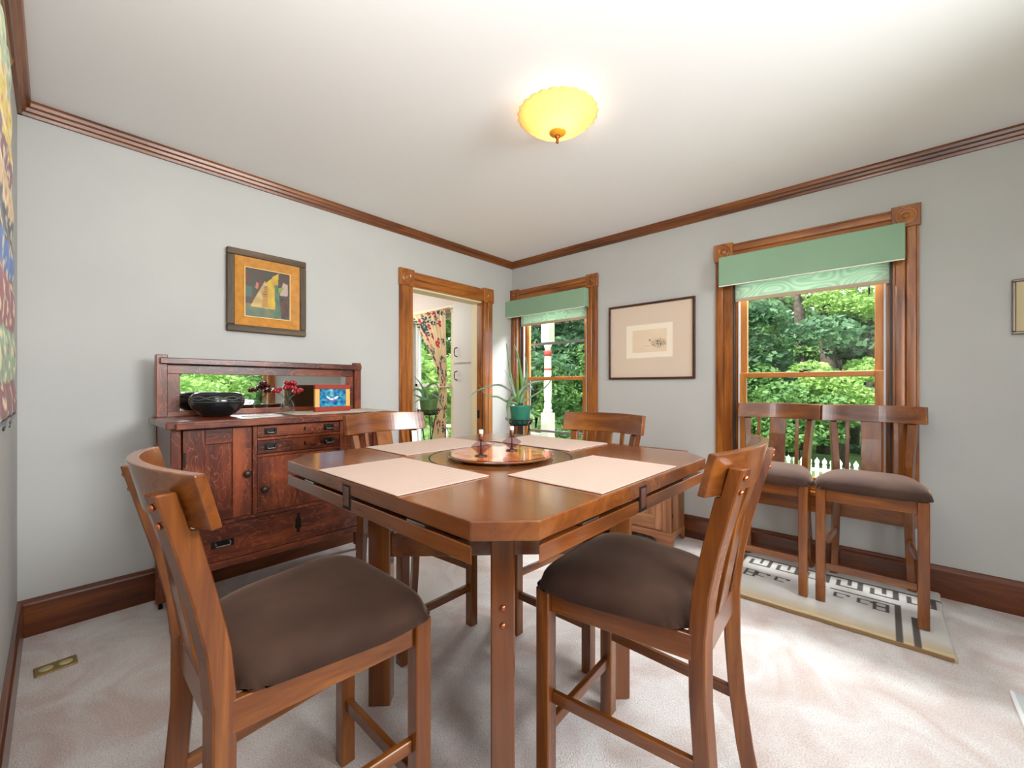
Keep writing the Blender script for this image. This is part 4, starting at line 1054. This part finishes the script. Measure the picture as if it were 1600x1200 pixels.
def crown_mesh(name, rx, rz, n, leaf, blobs, seed, m):
    rd = random.Random(seed); vs = []; fs = []
    B = [(rd.uniform(-1, 1)*rx*.7, rd.uniform(-1, 1)*rx*.7, rd.uniform(-1, 1)*rz*.75, rd.uniform(.22, .42)*rx) for _ in range(blobs)]
    for i in range(n):
        bx, by, bz, br = B[i % blobs]
        t = rd.uniform(0, 2*PI); cz = rd.uniform(-.55, 1); sr = math.sqrt(max(0, 1-cz*cz)); r = br*rd.uniform(.75, 1.08)
        p = Vector((bx+r*sr*math.cos(t), by+r*sr*math.sin(t), bz+r*cz*.6))
        a = Vector((rd.gauss(0, 1), rd.gauss(0, 1), rd.gauss(0, .5))).normalized(); b_ = a.cross(Vector((rd.gauss(0, 1), rd.gauss(0, 1), rd.gauss(0, 1)))).normalized()
        s = leaf*rd.uniform(.6, 1.3); k = len(vs)
        vs += [p-a*s, p-b_*s*.5, p+a*s, p+b_*s*.5]; fs.append((k, k+1, k+2, k+3))
    me = bpy.data.meshes.new(name); me.from_pydata([tuple(v) for v in vs], [], fs); me.materials.append(m); return me
CM = [crown_mesh('crown', 2.6, 3.4, 9000, .13, 26, 1, LEAF[0]), crown_mesh('crown', 2.4, 2.6, 9000, .12, 24, 2, LEAF[1]), crown_mesh('crown', 2.2, 1.6, 8000, .10, 20, 3, LEAF[2])]
CM.append(crown_mesh('crown', 2.6, 3.4, 2600, .15, 26, 9, LEAF[1]))
SM = [crown_mesh('foliage', .8, .5, 2600, .06, 12, 5, LEAF[2]), crown_mesh('foliage', .9, .6, 2600, .06, 12, 6, LEAF[1])]
KIND = ['dark green leafy tree', 'mid green leafy tree', 'pale yellow-green maple tree']
def tree(x, y, zc, s, k, label, trunk=.14, top=None):
    t = thing('tree', label, 'tree', (x, y, GZ), random.uniform(0, 6), 'trees outside the windows')
    o = bpy.data.objects.new('crown', CM[k]); C.objects.link(o); o.parent = t; o.location = (0, 0, zc-GZ); o.scale = (s, s, s)
    top = top or (zc-GZ+s*1.5)
    MB().tube([(0, 0, 0), (.1, .05, top*.3), (-.05, .1, top*.6), (.1, .1, top)], [trunk*1.2, trunk, trunk*.8, trunk*.4], 8).build('trunk', BARK, t, smooth=True)
# view through the large window: directions in pixels of the frame, distance along the view
def gp(px, Z): q = at(px, 604, Z); return q.x, q.y
for px, Z, zc, s, k, lb in ((1180, 15, 1.2, 1.0, 0, 'dark leafy tree outside the large window, beside its left frame'),
        (1215, 19, 4.6, 1.0, 3, 'tall dark tree standing far behind the picket fence'),
        (1245, 13, .2, .75, 1, 'mid green tree low behind the picket fence'),
        (1300, 17, 2.6, .9, 1, 'mid green tree at the middle of the large window'),
        (1318, 12.5, .9, .72, 2, 'pale yellow-green maple behind the picket fence, low at the middle of the window'),
        (1365, 14, 3.9, .8, 2, 'pale green maple high beside the right frame of the large window'),
        (1400, 15, 1.0, 1.0, 0, 'dark leafy tree behind the pale maple at the right frame'),
        (1290, 24, 1.0, 1.5, 0, 'large dark tree farthest behind the large window'),
        (1400, 24, 1.2, 1.4, 0, 'large dark tree at the far edge beyond the right window frame'),
        (1160, 24, 2.0, 1.5, 0, 'large dark tree far beyond the left frame of the large window'),
        (835, 17, 2.0, 1.1, 0, 'dark tree outside the small window behind the porch post'),
        (875, 20, 3.5, 1.3, 0, 'tall dark tree outside the small window, right of the porch post'),
        (915, 15, .8, .9, 1, 'mid green tree at the right frame of the small window'),
        (880, 26, 1.0, 1.6, 0, 'large dark tree farthest beyond the porch'),
        (680, 9, .8, .8, 2, 'bright green maple outside the side room window'),
        (650, 11, 2.2, .9, 1, 'mid green tree outside the side room window')):
    x, y = gp(px, Z); tree(x, y, zc, s, k, lb)
for px, Z, rr in ((1250, 16, .20), (1290, 15, .25), (1332, 17, .20)):
    x, y = gp(px, Z)
    t = thing('bare_tree', {1250: 'slim grey trunk rising bare behind the fence, nearest the left frame', 1290: 'thick grey trunk rising at the middle of the large window', 1332: 'dark trunk rising right of the thickest trunk'}[px], 'tree', (x, y, GZ), 0, 'bare trunks outside')
    mb = MB().tube([(0, 0, 0), (.1, 0, 3), (-.05, 0, 6), (.15, 0, 9.5), (.1, .1, 14)], [rr*1.15, rr, rr*.9, rr*.75, rr*.4], 10); mb.build('trunk', BARK, t, smooth=True)
    MB().tube([(0, 0, 6.3), (.8, .3, 7.4), (1.5, .4, 8.9)], [rr*.3, rr*.2, rr*.08], 6).tube([(0, 0, 5.2), (-.9, .1, 6.2), (-1.6, .2, 7.9)], [rr*.3, rr*.2, rr*.08], 6).build('branch', BARK, t, smooth=True)
for i, (px, Z, s, k) in enumerate(((1192, 8.6, .6, 0), (1240, 8.6, .55, 0), (1278, 7.6, .7, 0), (1325, 9.9, .5, 1), (880, 11, .9, 0), (915, 12, 1.0, 0), (860, 14, 1.2, 1))):
    x, y = gp(px, Z)
    t = thing('shrub', ['yellow-green shrub behind the chair nearer the pine cabinet', 'light green shrub before the picket fence, seen between chair slats', 'bright shrub in front of the picket fence between the two window chairs', 'mid green shrub behind the white pickets', 'light green shrub beyond the porch railing', 'light green shrub at the right frame of the small window', 'mid green shrub behind the porch post'][i], 'shrub', (x, y, GZ), i, 'shrubs outside')
    o = bpy.data.objects.new('foliage', SM[k]); C.objects.link(o); o.parent = t; o.location = (0, 0, .45*s); o.scale = (s, s, s)
    MB().tube([(0, 0, 0), (0, 0, .4*s)], .03, 6).build('stem', BARK, t, smooth=True)
# trees seen in the mirror beyond the right wall
for x, y, zc, s, k, lb in ((14, -1, .2, 1.0, 2, 'pale green tree beyond the right wall window'), (15, 4, .3, 1.1, 1, 'mid green tree beyond the right wall, toward the back'), (14, -5, .3, 1.0, 2, 'pale green tree beyond the right wall, toward the front'), (22, 1, 1.2, 1.5, 0, 'dark tree farthest beyond the right wall'), (22, -6, 1.0, 1.5, 0, 'dark tree beyond the right wall near the front'), (22, 8, 1.0, 1.5, 0, 'dark tree beyond the right wall near the back')):
    tree(x, y, zc, s, k, lb)
# picket fence
FW = plain('fence_white', (236, 236, 228), .6)
fe = thing('picket_fence', 'white picket fence with shaped points across the garden', 'fence', (.6, 7.3, GZ))
zt = .93
outl = [(-.035, 0), (.035, 0), (.035, zt-.16), (.022, zt-.15), (.040, zt-.11), (.040, zt-.07), (.012, zt-.03), (0, zt), (-.012, zt-.03), (-.040, zt-.07), (-.040, zt-.11), (-.022, zt-.15), (-.035, zt-.16)]
pk = MB().prism(outl, -.011, .011, 'y').build('picket', FW, fe, loc=(0, 0, .03))
for i in range(1, 62):
    o = pk.copy(); C.objects.link(o); o.parent = fe; o.location = (i*.125, 0, .03)
for z in (.22, .66): MB().box(-.1, .012, z, 7.8, .04, z+.07).build('fence_rail', FW, fe)
# porch
PC = plain('porch_cream', (206, 200, 180), .6); PRD = plain('porch_red', (186, 66, 60), .6)
Zp = 6.0; q = at(856, 604, Zp); PX, PY = q.x, q.y; PZ = -.42
struct(MB().box(-6, .14, PZ-.12, PX+.35, PY+.35, PZ).build('floor_porch', plain('porch_floor', (176, 178, 176), .6)))
pp = thing('porch_post', 'cream turned porch post with red bands outside the small window', 'post', (PX, PY, PZ))
def hz_(py): return 1.18-(py-604)/645*Zp-PZ
MB().box(-.075, -.075, 0, .075, .075, hz_(645)).build('post_base', PC, pp, .006)
MB().lathe([(.066, hz_(645)), (.070, hz_(641)), (.05, hz_(638)), (.058, hz_(632)), (.046, hz_(628)), (.055, hz_(622)), (.060, hz_(610)), (.055, hz_(590)), (.050, hz_(560)), (.050, hz_(552)), (.040, hz_(546)), (.068, hz_(536))], n=24).build('post_shaft', PC, pp, smooth=True)
MB().lathe([(.052, hz_(556.5)), (.058, hz_(554)), (.060, hz_(551)), (.056, hz_(548))], n=24).build('red_band', PRD, pp, smooth=True)
MB().lathe([(.0535, hz_(578.5)), (.0555, hz_(577)), (.0535, hz_(575.5))], n=24).build('red_band', PRD, pp, smooth=True)
MB().box(-.072, -.072, hz_(536), .072, .072, hz_(400)).build('post_head', PC, pp, .006)
pr = thing('porch_railing', 'cream porch railing with turned balusters left of the porch post', 'railing', (PX, PY, PZ))
box('top_rail', PC, pr, -2.4, -.05, .86, -.076, .05, .91, .006); box('bottom_rail', PC, pr, -2.4, -.03, .10, -.076, .03, .16, .004)
for i in range(15):
    MB().lathe([(.022, .16), (.022, .3), (.032, .4), (.036, .5), (.022, .62), (.026, .7), (.022, .86)], (-.20-.15*i, 0, 0), 12).build('baluster', PC, pr, smooth=True)
